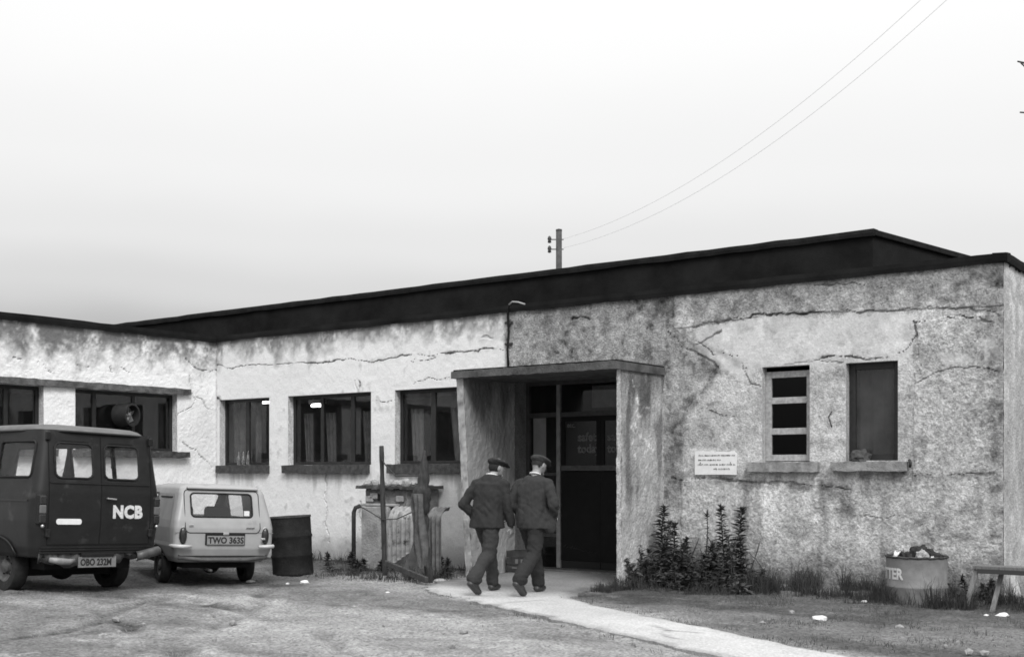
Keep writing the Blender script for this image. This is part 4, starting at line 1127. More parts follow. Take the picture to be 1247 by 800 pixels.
MB().bar((.50, -.045, .66), (.56, -.045, .66), .03, .03).build('reversing_lamp', M_CHROME, car, bev=.01)
MB().tube([(-.62, .06, .40), (-.3, .02, .37), (.3, .02, .37), (.62, .06, .40)], .028, 8).build('lower_valance', mat('dark_valance', .09, .6, .3, 8), car, smooth=True)  # valance darker than the body paint
cc = MB(); cc.box(-.48, .48, .3, 2.9, .24, .40); cc.build('chassis', M_BLACK, car)
MB().ell((.0, .62, .26), (.13, .12, .12), 12, 8).build('axle_housing', M_BLACK, car, smooth=True)
MB().tube([(-.15, .9, .24), (-.16, .2, .22), (-.17, .02, .22)], .022, 8).build('exhaust_pipe', M_HUB, car, smooth=True)
MB().box(-.62, .62, .05, 3.0, .41, .44).build('floor', M_BLACK, car)
MB().box(-.56, .56, .20, 1.2, .80, .83).build('load_cover', mat('dark_load_cover', .06, .8), car)
for x in (-.28, .28):
    st = MB(); st.box(x - .2, x + .2, 1.25, 1.35, .5, 1.08); st.box(x - .2, x + .2, 1.25, 1.7, .45, .56); st.build('seat', mat('pale_seat_cover', .30, .8), car, bev=.05)
for sx in (-1, 1): road_wheel(car, sx * .60, .90, .255, .13, sx, .60)
road_wheel(car, 0, 2.75, .25, .13, 1, .6)
for sx in (-1, 1):
    vs = [(sx * (car_st(.33 + .2 * max(0, math.sin(R(t))))[0] + .012), .90 + .315 * math.cos(R(t)), .335 + .205 * math.sin(R(t))) for t in range(0, 181, 10)]
    MB().add(vs, [tuple(range(len(vs)))]).build('wheel_arch', M_BLACK, car)
for sx in (-1, 1): MB().ell((sx * .5, 3.22, .62), (.09, .05, .09), 16, 8).build('headlamp', M_CHROME, car, smooth=True)

# ------------------------------------------------------------------ drums
M_DRUM = mat('rusty_black_drum', .018, .8, .5, 5, .3, 40, spec=.2, dirt=(.045, .60, 4))
M_LITTERDRUM = mat('faded_grey_drum_paint', .21, .7, .22, 7, .15, 60, dirt=(.17, .60, 5))
M_RUST = mat('rusty_rim', .05, .9, .5, 16, .4, 60)
dr = tag(empty('oil_drum', (4.42, -2.12, gz(4.42, -2.12) - .01), (R(1.5), R(-3.0), 0)), 'rusty black oil drum standing against the white wall right of the three-wheeler', 'drum')
r = .31
prof = [(r * .98, 0), (r * 1.0, .015), (r, .03), (r, .26), (r * 1.035, .285), (r * 1.035, .30), (r, .325), (r, .56), (r * 1.035, .585), (r * 1.035, .60), (r, .625), (r, .87), (r * 1.02, .88), (r * 1.02, .90), (r * .97, .90), (r * .96, .86), (.001, .855)]
o = MB().lathe(prof, 48).build('drum_shell', M_DRUM, dr, smooth=True, sharp=30)
for v in o.data.vertices:                      # dents
    k = mnoise.noise(Vector((v.co.x * 3.5, v.co.y * 3.5, v.co.z * 3))) * .05
    if v.co.z < .86 and v.co.xy.length > .2: v.co.x *= 1 + k; v.co.y *= 1 + k
MB().lathe([(r * 1.03, .88), (r * 1.035, .895), (r * 1.02, .91), (r * .985, .905)], 48).build('rim', M_RUST, dr, smooth=True)

lx, ly = 13.47, -.46; lz = gz(lx, ly) - .085
ld = tag(empty('litter_drum', (lx, ly, lz)), 'grey cut-down drum lettered for litter, full of rubbish, below the right window', 'litter bin')
r = .350; ht = .60
prof = [(r * .99, 0), (r, .02), (r, .21), (r * 1.03, .232), (r * 1.03, .246), (r, .268), (r, ht - .012), (r * 1.018, ht), (r * .985, ht), (r * .98, .12), (.001, .12)]
b_ = MB().lathe(prof, 56).build('drum_shell', M_LITTERDRUM, ld, smooth=True, sharp=30)
MB().tube([((r + .004) * math.cos(2 * math.pi * k / 48), (r + .004) * math.sin(2 * math.pi * k / 48), ht - .008 + .004 * math.sin(k * 1.9)) for k in range(48)], .013, 8, closed=True).build('rim', M_RUST, ld, smooth=True)
a_cam = math.atan2(CAM_Y - ly, CAM_X - lx)
lettering('LITTER', .125, mat('white_drum_lettering', .60, .7, .25, 40), ld, 'lettering', Matrix.Translation((0, 0, .335)), .006, .80, wrap=(r + .003, a_cam - R(97)))
M_PAPER = mat('crumpled_white_paper', .70, .8, .12, 20)
M_PAPERG = mat('grubby_grey_paper', .33, .85, .4, 20)
M_RAG = mat('dark_oily_rag', .03, .9, .5, 20)
def crumple(name, loc, size, m, label, cat, group=None, seed=0, squash=.5, sub_=3):
    bm = bmesh.new(); bmesh.ops.create_icosphere(bm, subdivisions=sub_, radius=1.0)
    for v in bm.verts:
        p = v.co.normalized(); q = 1 + .42 * mnoise.noise(p * 2.1 + Vector((seed * 7.1, 0, 0))) + .22 * mnoise.noise(p * 5.3 + Vector((0, seed * 3.3, 0)))
        v.co = Vector((p.x * q * size[0], p.y * q * size[1], (p.z * q + .55) * size[2] * squash * 1.6))
    me = bpy.data.meshes.new(name); bm.to_mesh(me); bm.free()
    o = link_mesh(name, me, m); o.location = loc; o.rotation_euler = (0, 0, seed * 1.3)
    return tag(o, label, cat, group)
topz = lz + ht - .05
for k, (dx, dy, s, m) in enumerate(((-.20, -.05, .085, M_PAPER), (-.08, -.16, .09, M_RAG), (.03, .02, .13, M_RAG), (.10, -.12, .10, M_PAPERG), (.19, .05, .09, M_RAG), (.22, -.12, .06, M_PAPER), (-.12, .12, .11, M_PAPERG), (.08, .18, .10, M_RAG))):
    crumple('rubbish', (lx + dx, ly + dy, topz - .05), (s, s * .8, s), m, {M_PAPER: 'crumpled white paper poking out of the litter drum', M_PAPERG: 'crumpled grey paper in the top of the litter drum', M_RAG: 'dark oily rag bundled in the top of the litter drum'}[m], 'rubbish', 'rubbish in the litter drum', k + 1, .7)
o = MB().box(-.30, .30, -.30, .30, 0, .02).build('rubbish_heap', M_RAG); o.data.materials[0] = M_RAG
bpy.data.objects.remove(o)
hp = MB().lathe([(r * .965, 0), (r * .6, .05), (.001, .07)], 24).build('rubbish_heap', M_RAG, smooth=True); hp.location = (lx, ly, topz - .08); tag(hp, 'dark heap of rubbish filling the litter drum to its rim', 'rubbish')
ov = math.atan2(SA, CA)
hoop = [Vector((.05 + .17 * math.cos(t), .02 * math.sin(3 * t), .135 * math.sin(t))) for t in [math.pi * k / 18 for k in range(19)]]
ho = MB().tube([Matrix.Rotation(ov, 4, 'Z') @ p for p in hoop], .006, 6).build('wire_hoop', M_RUST, smooth=True); ho.location = (lx, ly, topz + .01)
tag(ho, 'bent wire hoop sticking up out of the litter drum', 'wire')

# ------------------------------------------------------------------ bench at the right edge
bn = tag(empty('plank_bench', (14.9, -.92, gz(14.9, -.92))), 'rough plank bench on splayed legs at the right edge by the wall', 'bench')
M_OLD = mat('weathered_grey_timber', .15, .85, .4, 6, .5, 40, stretch=(8, 8, 1))
M_OLD2 = mat('bare_pale_timber', .20, .85, .4, 6, .5, 40, stretch=(6, 6, 1))
def wpart(root, o):
    o.parent = root; o.matrix_parent_inverse = Matrix.Translation(-Vector(root.location)); return o
pl = MB(); pl.box(14.27, 16.1, -1.00, -.77, .465, .505); wpart(bn, pl.build('seat_plank', M_OLD, bev=.006))
wpart(bn, MB().bar((14.32, -.985, .445), (16.0, -.985, .445), .03, .05).build('rail', mat('dark_rail', .05, .9)))
for (a, b) in (((14.30, -.96, .46), (14.20, -1.05, -.02)), ((14.54, -.80, .46), (14.47, -.98, -.02)), ((15.85, -.96, .46), (15.98, -1.05, -.02)), ((15.75, -.80, .46), (15.9, -.75, -.02))):
    wpart(bn, MB().bar(a, b, .052, .028, (0, 1, 0)).build('leg', M_OLD2, bev=.004))

# ------------------------------------------------------------------ notice
nt = on_front(846, 549, -.03); nb = on_front(897, 578, -.03)
no = tag(empty('notice_board', (nt.x, -.03, nb.z)), 'small white notice board with lines of black writing beside the barred window', 'notice')
bw, bh = nb.x - nt.x, nt.z - nb.z
bo = MB(); vs = [(0, 0), (bw * .5, .004), (bw * .99, 0), (bw, bh * .86), (bw * .93, bh * .985), (bw * .80, bh * .955), (bw * .52, bh * .97), (bw * .48, bh * .93), (bw * .40, bh * .985), (0, bh)]
bo.add([(x, 0, z) for x, z in vs] + [(x, .022, z) for x, z in vs], [tuple(range(10)), tuple(range(19, 9, -1))] + [(i, (i + 1) % 10, 10 + (i + 1) % 10, 10 + i) for i in range(10)])
b_ = bo.build('board', M_WHITE, no); fix_normals(b_)
tx = MB(); rnd = random.Random(5)
for row, (x0, x1, z) in enumerate(((.10, .97, .80), (.09, .62, .61), (.08, .97, .42), (.46, .83, .24))):
    x = x0
    while x < x1:
        wl_ = rnd.uniform(.06, .15); e = min(x + wl_, x1)
        q = x
        while q < e:
            hh = rnd.choice((.055, .06, .075)) * bh; zc = z * bh
            tx.box(q * bw, (q + .011) * bw, -.0025, -.0005, zc - hh / 2, zc + hh / 2)
            if rnd.random() < .7: tx.box((q + .011) * bw, (q + .024) * bw, -.0025, -.0005, zc + rnd.choice((-.02, .0, .02)) * bh, zc + rnd.choice((-.02, .0, .02)) * bh + .015 * bh)
            q += .030
        x = e + .028
tx.build('writing', mat('faded_black_writing', .06, .8), no)['kind'] = 'stuff'
for x in (.14, .86): MB().ell((bw * x, -.004, bh * .5), (.008, .006, .008), 8, 5).build('nail', M_RUST, no)
# wet cloth on the sill
c_ = crumple('floor_cloth', (12.60, .03, 1.685), (.13, .08, .085), mat('damp_floor_cloth', .07, .95, .4, 18), 'dark bundled cloth left on the sill of the right window', 'cloth', None, 3, .75)
hk = MB().tube([(13.24, -.02, 1.70), (13.26, -.07, 1.70), (13.27, -.07, 1.66), (13.25, -.03, 1.62)], .018, 8).build('sill_hook', M_RUST, smooth=True); tag(hk, 'small rusty hook beside the right end of the right sill', 'hook')
ci = MB().tube([on_front(1013, 501, -.01), on_front(1009, 507, -.03), on_front(1011, 514, -.03), on_front(1013, 520, -.01)], .008, 6).build('wall_cleat', M_RUST, smooth=True); tag(ci, 'thin iron cleat on the wall between the two right windows', 'cleat')

# ------------------------------------------------------------------ cable above the porch
P = [on_front(619, 446, -.03), on_front(618, 425, -.035), on_front(619.5, 405, -.03), on_front(618.5, 385, -.035), on_front(619, 376, -.06), on_front(620, 371, -.10), on_front(624, 367.5, -.16), on_front(631, 368, -.22), on_front(639, 370.5, -.28)]
cb_ = tag(empty('wall_cable', (P[0].x, -.03, P[0].z)), 'black cable running up the wall above the porch and curling over the roof edge', 'cable')
wpart(cb_, MB().tube(P[:6], .018, 8).build('cable', M_BLACK, smooth=True))
wpart(cb_, MB().tube(P[5:], .012, 8).build('pale_cable_end', mat('pale_conduit', .35, .6), smooth=True))
for y in (393, 419): wpart(cb_, MB().box(P[0].x - .07, P[0].x + .07, -.035, 0.0, on_front(619, y).z - .02, on_front(619, y).z + .015).build('cable_clip', M_RUST))

# ------------------------------------------------------------------ extractor fan and lamps, bottles
fc = on_side(152, 505, .05)
fan = tag(empty('extractor_fan', (.0, fc.y, fc.z), (0, 0, R(16))), 'round black extractor duct sticking out of the wing window above the van', 'fan')
Mx = Matrix.Rotation(R(90), 4, 'Y')
MB().lathe([(.195, -.10), (.185, .10), (.185, .18), (.205, .19), (.205, .21), (.17, .21), (.165, .10), (.165, -.1)], 36, Mx).build('duct', mat('black_duct', .02, .5, .3, 9, spec=.5), fan, smooth=True, sharp=40)
MB().lathe([(.165, .06), (.001, .06)], 32, Mx).build('back_plate', mat('dusty_fan_plate', .16, .7, .4, 12), fan)
for k in range(5):
    a = 2 * math.pi * k / 5; Mb = Matrix.Rotation(a, 4, 'X') @ Matrix.Translation((.11, 0, .085)) @ Matrix.Rotation(R(35), 4, 'Z')
    MB().box(-.004, .004, -.042, .042, -.065, .065, Mb).build('blade', mat('fan_blade', .22, .5, .2, 10), fan, bev=.01)
MB().ell((.12, 0, 0), (.04, .04, .04), 14, 8).build('hub', mat('fan_hub', .2, .5), fan, smooth=True)
M_TUBE = emit_mat('lit_fluorescent_tube', 7.0)
for k, (x0, y0, x1, y1, dv, lab) in enumerate(((314, 490, 331, 492, .8, 'lit fluorescent lamp glimpsed through the leftmost front window'), (380, 494, 393, 495.5, 1.5, 'lit fluorescent lamp glimpsed through the middle front window'))):
    a = on_front(x0, y0, dv); b = on_front(x1, y1, dv); b.z = a.z
    L = tag(empty('strip_light', (a.x, dv, a.z)), lab, 'lamp', 'strip lights inside the front windows')
    wpart(L, MB().tube([a, b], .028, 10).build('tube', M_TUBE, smooth=True))
    wpart(L, MB().box(a.x - .05, b.x + .05, dv - .05, dv + .05, a.z + .04, a.z + .11).build('batten', mat('lamp_batten', .5, .5)))
    for x in (a.x + .03, b.x - .03): wpart(L, MB().box(x - .006, x + .006, dv - .006, dv + .006, a.z + .11, 3.2).build('hanger', mat('lamp_batten', .5, .5)))
M_BOTTLE = glass_mat('clear_bottle_glass', .80, .22, .10, .1)
for k, x in enumerate((.60, .73, .86)):
    p = [(.033, 0), (.036, .01), (.036, .12), (.030, .16), (.014, .20), (.013, .245), (.017, .25), (.012, .252)]
    o = MB().lathe(p, 16).build('milk_bottle', M_BOTTLE, smooth=True); o.location = (x, .03, 1.682)
    tag(o, ('left', 'middle', 'right')[k] + ' one of three clear glass bottles on the leftmost front sill', 'bottle', 'bottles on the sill')

# ------------------------------------------------------------------ bunker with corrugated iron by the wall
bk = tag(empty('fuel_bunker', (5.6, -.7, 0)), 'low rendered bunker with a slab roof against the wall between drum and porch', 'bunker')
M_BUNK = mat('patchy_bunker_render', .33, .92, .45, 5, .7, 30, dirt=(.09, .56, 5))
M_BUNKD = mat('shaded_bunker_render', .20, .92, .5, 6, .7, 30, dirt=(.07, .55, 6))  # darker copy of the front panel's render, shade put into its colour
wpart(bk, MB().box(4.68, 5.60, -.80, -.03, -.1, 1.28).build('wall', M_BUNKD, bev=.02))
sl = MB(); rough_bar(sl, 4.57, 5.70, -.90, -.04, 1.285, 1.335, 24, .03); o = sl.build('roof_slab', mat('dark_slab_edge', .06, .9, .5, 8, .5)); fix_normals(o); wpart(bk, o)
# whitewashed rubble lying on the slab, seen along its top
for k in range(12):
    x = 4.66 + (k % 7) * .155 + random.uniform(-.03, .03); y = -.74 if k < 7 else -.35
    crumple('rubble', (x, y + random.uniform(-.06, .1), 1.332), (random.uniform(.06, .10), .07, random.uniform(.04, .08)), mat('whitened_rubble', .34, .95, .35, 14), 'lump of pale rubble lying in the row on the bunker roof', 'rubble', 'rubble on the bunker roof', k + 20, .6, 2)
wpart(bk, MB().box(4.72, 5.30, -.93, -.83, -.1, 1.00).build('front_panel', M_BUNK, bev=.012))
wpart(bk, MB().box(4.98, 5.10, -.825, -.802, 1.09, 1.2).build('vent_hole', M_BLACK))
wpart(bk, MB().box(4.66, 5.45, -.90, -.802, 1.005, 1.05).build('ledge', M_BUNK, bev=.015))
for k, (dx, dz) in enumerate(((4.72, 1.07), (4.82, 1.12), (5.38, 1.08))):
    wpart(bk, MB().box(dx, dx + .16, -.84, -.803, dz, dz + .10).build('loose_block', M_BUNK, bev=.015))
pp = MB().tube([(4.60, -.98, -.05), (4.60, -.98, .90), (4.63, -.97, .98), (4.70, -.94, 1.01)], .035, 10).build('drain_pipe', mat('dark_drain_pipe', .04, .8, .4, 10), smooth=True); tag(pp, 'dark upright pipe at the left end of the bunker', 'pipe')
def corrugated(name, base, wdt, hgt, yaw, label, pitch=.088, amp=.028, bend=.20, m=None, cut=0.0, lean=0.0):
    """sheet with vertical corrugations whose head is rolled back over the bunker"""
    n = int(wdt / pitch * 8); prof = [(0.0, z) for z in np.linspace(0, hgt - bend, 16)]
    prof += [(bend * (1 - math.cos(t)), hgt - bend + bend * math.sin(t)) for t in np.linspace(.12, math.pi / 2, 10)] + [(bend + .03, hgt)]
    vs = []
    for (d, z) in prof:
        for i in range(n + 1):
            a = wdt * i / n; c = amp * math.cos(2 * math.pi * a / pitch)
            zz = z
            if cut and z < cut * i / n: zz = cut * i / n
            t = 0 if z < hgt - bend else min(1, (z - hgt + bend) / bend)
            vs.append((a, d - c * (1 - t) + lean * zz, zz + c * t))
    k = n + 1; fs = [(j * k + i, j * k + i + 1, (j + 1) * k + i + 1, (j + 1) * k + i) for j in range(len(prof) - 1) for i in range(n)]
    o = MB().add(vs, fs).build(name, m, smooth=True); o.location = base; o.rotation_euler = (0, 0, yaw)
    s = o.modifiers.new('t', 'SOLIDIFY'); s.thickness = .004
    return tag(o, label, 'iron sheet', 'corrugated sheets by the bunker')
M_ZINC = mat('streaked_zinc', .32, .55, .4, 9, .1, 40, metal=.1, dirt=(.05, .52, 7))
M_ZINCD = mat('rusted_zinc', .15, .75, .4, 9, .2, 40, metal=.1, dirt=(.06, .56, 7))
_p = on_front(474, 690, -1.25); _q = on_front(503, 690, -1.25)
corrugated('corrugated_sheet', (_p.x, -1.25, .10), _q.x - _p.x, .90, R(3), 'pale corrugated iron sheet with a rolled top between the post and stump', m=M_ZINC, cut=.28)
_p = on_front(522, 690, -1.45); _q = on_front(538.5, 690, -1.45)
corrugated('corrugated_sheet', (_p.x, -1.45, -.02), _q.x - _p.x, 1.03, R(-3), 'rusty corrugated iron sheet with a rolled top nearest the porch', m=M_ZINCD, bend=.16)
_p = on_front(488, 712, -1.62); sb = MB(); poly = [(0, .0), (.56, .0), (.54, .30), (.46, .80), (.30, .95), (.20, .50)]
sb.add([(x, 0, z) for x, z in poly] + [(x, .012, z) for x, z in poly], [tuple(range(6)), tuple(range(11, 5, -1))] + [(i, (i + 1) % 6, 6 + (i + 1) % 6, 6 + i) for i in range(6)])
o = sb.build('flat_iron_sheet', mat('grey_flat_iron', .13, .7, .4, 6, dirt=(.06, .6, 6))); fix_normals(o); o.location = (_p.x, -1.62, -.02); o.rotation_euler = (R(-4), 0, R(2)); tag(o, 'flat grey iron sheet leaning behind the dark stump', 'iron sheet')
# post with a wire stay
def log(name, pts, rad, m, label, cat, n=10, rough=.25):
    v = MB(); P_ = []; Rr_ = []
    for (a, ra), (b, rb) in zip(zip(pts[:-1], rad[:-1]), zip(pts[1:], rad[1:])):
        for k in range(6):
            f = k / 6; P_.append(Vector(a).lerp(Vector(b), f)); Rr_.append((ra + (rb - ra) * f) * (1 + rough * (random.random() - .5)))
    P_.append(Vector(pts[-1])); Rr_.append(rad[-1])
    o = v.tube(P_, Rr_, n).build(name, m, smooth=True)
    return tag(o, label, cat)
M_BARK = mat('dark_weathered_post', .045, .9, .5, 9, .6, 40, stretch=(3, 3, .6))
log('fence_post', [(5.88, -1.62, -.15), (5.86, -1.62, .6), (5.83, -1.62, 1.3), (5.80, -1.61, 1.95)], [.042, .040, .038, .034], M_BARK, 'thin dark post standing upright in front of the bunker', 'post')
st_ = log('dead_tree_stump', [(7.12, -2.0, -.1), (7.02, -2.0, .45), (6.93, -2.0, .95), (6.95, -2.0, 1.22), (6.98, -1.98, 1.55), (6.97, -1.97, 1.86)], [.05, .06, .10, .12, .075, .02], M_BARK, 'ragged dark dead tree trunk draped with sacking beside the bunker', 'tree stump', 12, .5)
# torn sacking hanging from the stump
sk = MB(); n, m_ = 14, 16; vs = []
for j in range(m_ + 1):
    f = j / m_; z = 1.25 - f * 1.0; wd = .07 + .06 * math.sin(f * 2.4) + .02 * f
    cx_ = 6.98 + .14 * f
    for i in range(n + 1):
        s = i / n - .5; vs.append((cx_ + s * wd * 2 + .02 * math.sin(f * 9 + s * 5), -2.13 - .05 * math.cos(s * 3) + .03 * math.sin(s * 17 + f * 3) - .02 * f, z - .06 * abs(math.sin(i * 2.2)) * f))
fs = [(j * (n + 1) + i, j * (n + 1) + i + 1, (j + 1) * (n + 1) + i + 1, (j + 1) * (n + 1) + i) for j in range(m_) for i in range(n)]
o = sk.add(vs, fs).build('torn_sacking', mat('dark_sacking', .09, .95, .5, 7, .5, 50), smooth=True); tag(o, 'torn dark sacking hanging down the dead tree trunk', 'sacking')
wr = MB().tube([(5.82, -1.63, 1.75), (5.95, -1.68, 1.66), (6.25, -1.78, 1.49), (6.6, -1.88, 1.50), (6.92, -1.98, 1.50)], .010, 6).build('stay_wire', M_RUST, smooth=True); tag(wr, 'rusty wire slung between the thin post and the dead trunk', 'wire')
wr = MB().tube([(4.72, -.95, 1.0), (5.2, -1.2, .92), (5.86, -1.66, .84), (6.2, -1.7, .86), (6.75, -1.98, .98)], .008, 6).build('stay_wire', M_RUST, smooth=True); tag(wr, 'lower rusty wire sagging across the bunker front at the post', 'wire')
bmz = MB().bar((6.02, -1.75, .20), (7.35, -2.35, .06), .05, .085); o = bmz.build('timber_baulk', mat('dark_baulk', .06, .9, .4, 8, .4), bev=.008); tag(o, 'dark timber baulk lying aslant at the foot of the stump', 'timber')
# low black box standing in for the dark gap at the wall foot
hl = MB().box(6.55, 6.95, -.55, -.03, .0, .16).build('dark_gap_box', mat('gap_black', .015, .9), bev=.02); tag(hl, 'low black drain box at the wall foot left of the porch', 'cavity')

# crate inside the porch
cr_ = tag(empty('wooden_crate', (7.42, -.18, .036), (0, 0, R(3))), 'small dark wooden crate with pale stencil inside the porch', 'crate')
M_CRATE = mat('dark_crate_wood', .045, .85, .4, 8, .3, 40)
for z in (.0, .11, .22):
    MB().box(-.21, .21, -.145, -.130, z, z + .10).build('slat', M_CRATE, cr_, bev=.003); MB().box(-.21, .21, .130, .145, z, z + .10).build('slat', M_CRATE, cr_, bev=.003)
    MB().box(-.225, -.211, -.145, .145, z, z + .10).build('slat', M_CRATE, cr_, bev=.003); MB().box(.211, .225, -.145, .145, z, z + .10).build('slat', M_CRATE, cr_, bev=.003)
MB().box(-.209, .209, -.129, .129, .002, .02).build('base_board', M_CRATE, cr_)
stc = MB()
for x in (-.06, .04): stc.box(x, x + .05, -.149, -.146, .13, .20)
stc.box(-.12, .13, -.149, -.146, .055, .075); stc.build('stencil', mat('faded_stencil', .16, .9), cr_)

# ------------------------------------------------------------------ litter on the ground
def scrap(px, py, s, m, label, k, cat='litter'):
    p = on_ground(px, py); crumple('paper_scrap', (p.x, p.y, gz(p.x, p.y)), (s, s * .7, s * .5), m, label, cat, None, k, .5, 2)
scrap(998, 755, .085, M_PAPER, 'white paper scrap on the turf between the path and the wall', 3)
scrap(1053, 733, .04, M_PAPER, 'tiny white scrap at the wall foot left of the litter drum', 5)
scrap(1221, 751, .075, M_PAPER, 'white paper scrap in front of the bench legs', 8)
scrap(1201, 750, .035, M_PAPER, 'tiny white scrap just left of the bench-side paper', 9)
scrap(903, 716, .08, M_PAPERG, 'pale crumpled paper at the edge of the weed clump', 11)
scrap(371, 707, .07, M_PAPER, 'white crumpled paper on the ground right of the oil drum', 13)
scrap(350, 708, .04, M_PAPER, 'tiny white scrap in front of the oil drum', 14)
scrap(536, 709, .09, M_PAPERG, 'pale rubbish lying at the end of the timber baulk', 15)
scrap(545, 713, .05, M_PAPER, 'small white scrap at the left edge of the concrete path', 16)
scrap(472, 722, .035, M_PAPER, 'tiny pale scrap on the bare earth below the thin post', 17)
scrap(305, 705, .07, M_PAPERG, 'pale rubbish beside the rear wheel of the three-wheeler', 18)
p = on_ground(103, 692); crumple('white_sack', (p.x, p.y, gz(p.x, p.y) - .02), (.30, .16, .15), M_PAPER, 'crumpled white sack lying on the ground beyond the dark van', 'sack', None, 4, .7)
M_STONE = mat('yard_stone', .26, .95, .4, 20)
rs = random.Random(11)
for k in range(26):
    x = rs.uniform(40, 1200); y = rs.uniform(735, 797); p = on_ground(x, y)
    crumple('stone', (p.x, p.y, gz(p.x, p.y) - .008), (rs.uniform(.02, .05),) * 2 + (rs.uniform(.015, .03),), M_STONE, 'small stone embedded in the bare earth of the yard', 'stone', 'stones in the yard', k, .8, 1)

# ------------------------------------------------------------------ poles and wires behind the building
M_POLE = mat('creosoted_pole', .07, .9, .4, 6, .3, 30)
def pole(name, x, y, top, label, r=.11):
    e = tag(empty(name, (x, y, 0)), label, 'pole', 'poles carrying the overhead wires')
    MB().tube([(0, 0, -.2), (0, 0, top * .5), (0, 0, top)], [r * 1.25, r * 1.1, r], 14).build('pole_shaft', M_POLE, e, smooth=True)
    MB().lathe([(r * 1.08, top), (r * 1.05, top + .05), (.001, top + .08)], 14).build('pole_cap', M_POLE, e)
    return e
PX, PY = -4.62, 18.26
p1 = pole('utility_pole', PX, PY, 9.72, 'short dark wooden pole rising behind the roof with two insulators', .10)
ax_ = Vector((CA, SA, 0))
for z in (9.43, 9.10):
    a = Vector((0, 0, z)) - ax_ * .32; b = Vector((0, 0, z)) + ax_ * .16
    br = MB().bar(a, b, .03, .03).build('insulator_bracket', M_POLE, p1)
    Mi = Matrix.Translation(a + Vector((0, 0, .0)))
    MB().lathe([(.02, -.12), (.065, -.10), (.05, -.03), (.07, .02), (.05, .09), (.02, .12), (.001, .13)], 12, Mi).build('insulator', mat('dark_insulator', .05, .4), br, smooth=True)
p2 = pole('utility_pole', 15.5, 9.4, 15.3, 'tall wooden pole behind the right end of the building', .14)
for (S, E_, sag, lab) in ((at_depth(686, 291, 40.), Vector((15.5, 9.3, 15.2)), 1.6, 'upper of the two thin overhead wires'), (at_depth(689, 302, 40.), Vector((15.5, 9.3, 14.6)), 1.62, 'lower of the two thin overhead wires')):
    S = Vector((PX, PY, S.z)) + ax_ * .16
    pts = [S.lerp(E_, t / 60) - Vector((0, 0, 4 * sag * (t / 60) * (1 - t / 60))) for t in range(61)]
    o = MB().tube(pts, .0045, 5).build('overhead_wire', mat('aged_wire', .62, .6), smooth=True); tag(o, lab + ' sloping from the short pole to upper right', 'wire', 'overhead wires')
# bare tree outside the right edge, two twig ends in view
tr = tag(empty('bare_tree', (19.4, 3.4, 0)), 'bare tree beyond the right edge with only two twig tips in view', 'tree')
t0 = at_depth(1330, 575, 19.0); bx, by = t0.x, t0.y; tr.location = (bx, by, 0)
wpart(tr, MB().tube([(bx, by, -.1), (bx + .05, by, 3.0), (bx, by + .05, 6.0), (bx - .05, by, 9.0)], [.16, .13, .08, .02], 10).build('trunk', M_POLE, smooth=True))
tips = MB()
tips.tube([(bx, by, 6.6), at_depth(1285, 90, 19.0), at_depth(1256, 79, 19.0), at_depth(1239, 75, 19.0)], [.05, .03, .02, .012], 6); tips.tube([at_depth(1262, 95, 19.0), at_depth(1250, 83, 19.0), at_depth(1243, 77, 19.0)], [.02, .014, .01], 6)
tips.tube([(bx, by, 6.0), at_depth(1285, 140, 19.0), at_depth(1242, 137, 19.0)], [.05, .025, .012], 6)
for k in range(7):
    a = k * 2.4; z = 5.5 + k * .45; L_ = 1.5 - k * .12
    d_ = Vector((math.cos(R(20 + 22 * k)), -.6 * math.sin(R(40 * k)), .5)); d_.x = abs(d_.x) * .9 + .2
    tips.tube([Vector((bx, by, z)), Vector((bx, by, z)) + d_ * L_ * .5, Vector((bx, by, z)) + d_ * L_], [.05, .03, .01], 6)
wpart(tr, tips.build('crown', M_POLE, smooth=True))

# ------------------------------------------------------------------ the two men
M_SKIN = mat('weathered_skin', .30, .6, .12, 12)
M_HAIR = mat('dark_hair', .018, .8, .4, 30)
M_SHIRT = mat('white_shirt', .70, .8, .08, 12)
def skinned(name, mb, m, parent, voxel, smooth_n=6, wrinkle=0.0, wscale=9.0, stretch=(1, 1, 1), seed=0, folds=()):
    o = mb.build(name, m, parent)
    rm = o.modifiers.new('r', 'REMESH'); rm.mode = 'VOXEL'; rm.voxel_size = voxel; rm.use_smooth_shade = True
    sm = o.modifiers.new('s', 'SMOOTH'); sm.iterations = smooth_n; sm.factor = .5
    bake(o)
    if wrinkle:
        me = o.data; me.update()
        nrm = [v.normal.copy() for v in me.vertices]
        for v, nn in zip(me.vertices, nrm):
            p = Vector((v.co.x * wscale * stretch[0] + seed * 5, v.co.y * wscale * stretch[1], v.co.z * wscale * stretch[2]))
            k = mnoise.noise(p) + .5 * mnoise.noise(p * 2.3 + Vector((3, 1, 7)))
            f_ = 0.0
            for (zc, zr, fq, am, sl_) in folds:        # pulled creases across the cloth
                wgt = math.exp(-((v.co.z - zc) / zr) ** 2) * max(0.0, .35 + 1.3 * mnoise.noise(v.co * 5.5 + Vector((seed, zc * 9, 0))))
                ph = (v.co.z + sl_ * v.co.x + .45 * v.co.y + .05 * mnoise.noise(v.co * 7)) * fq
                f_ += am * wgt * (abs(math.sin(ph)) ** .6 - .6)
            v.co += nn * (wrinkle * k + f_)
        me.update()
    o.data.materials.clear(); o.data.materials.append(m)
    o.data.polygons.foreach_set('use_smooth', [True] * len(o.data.polygons))
    return o
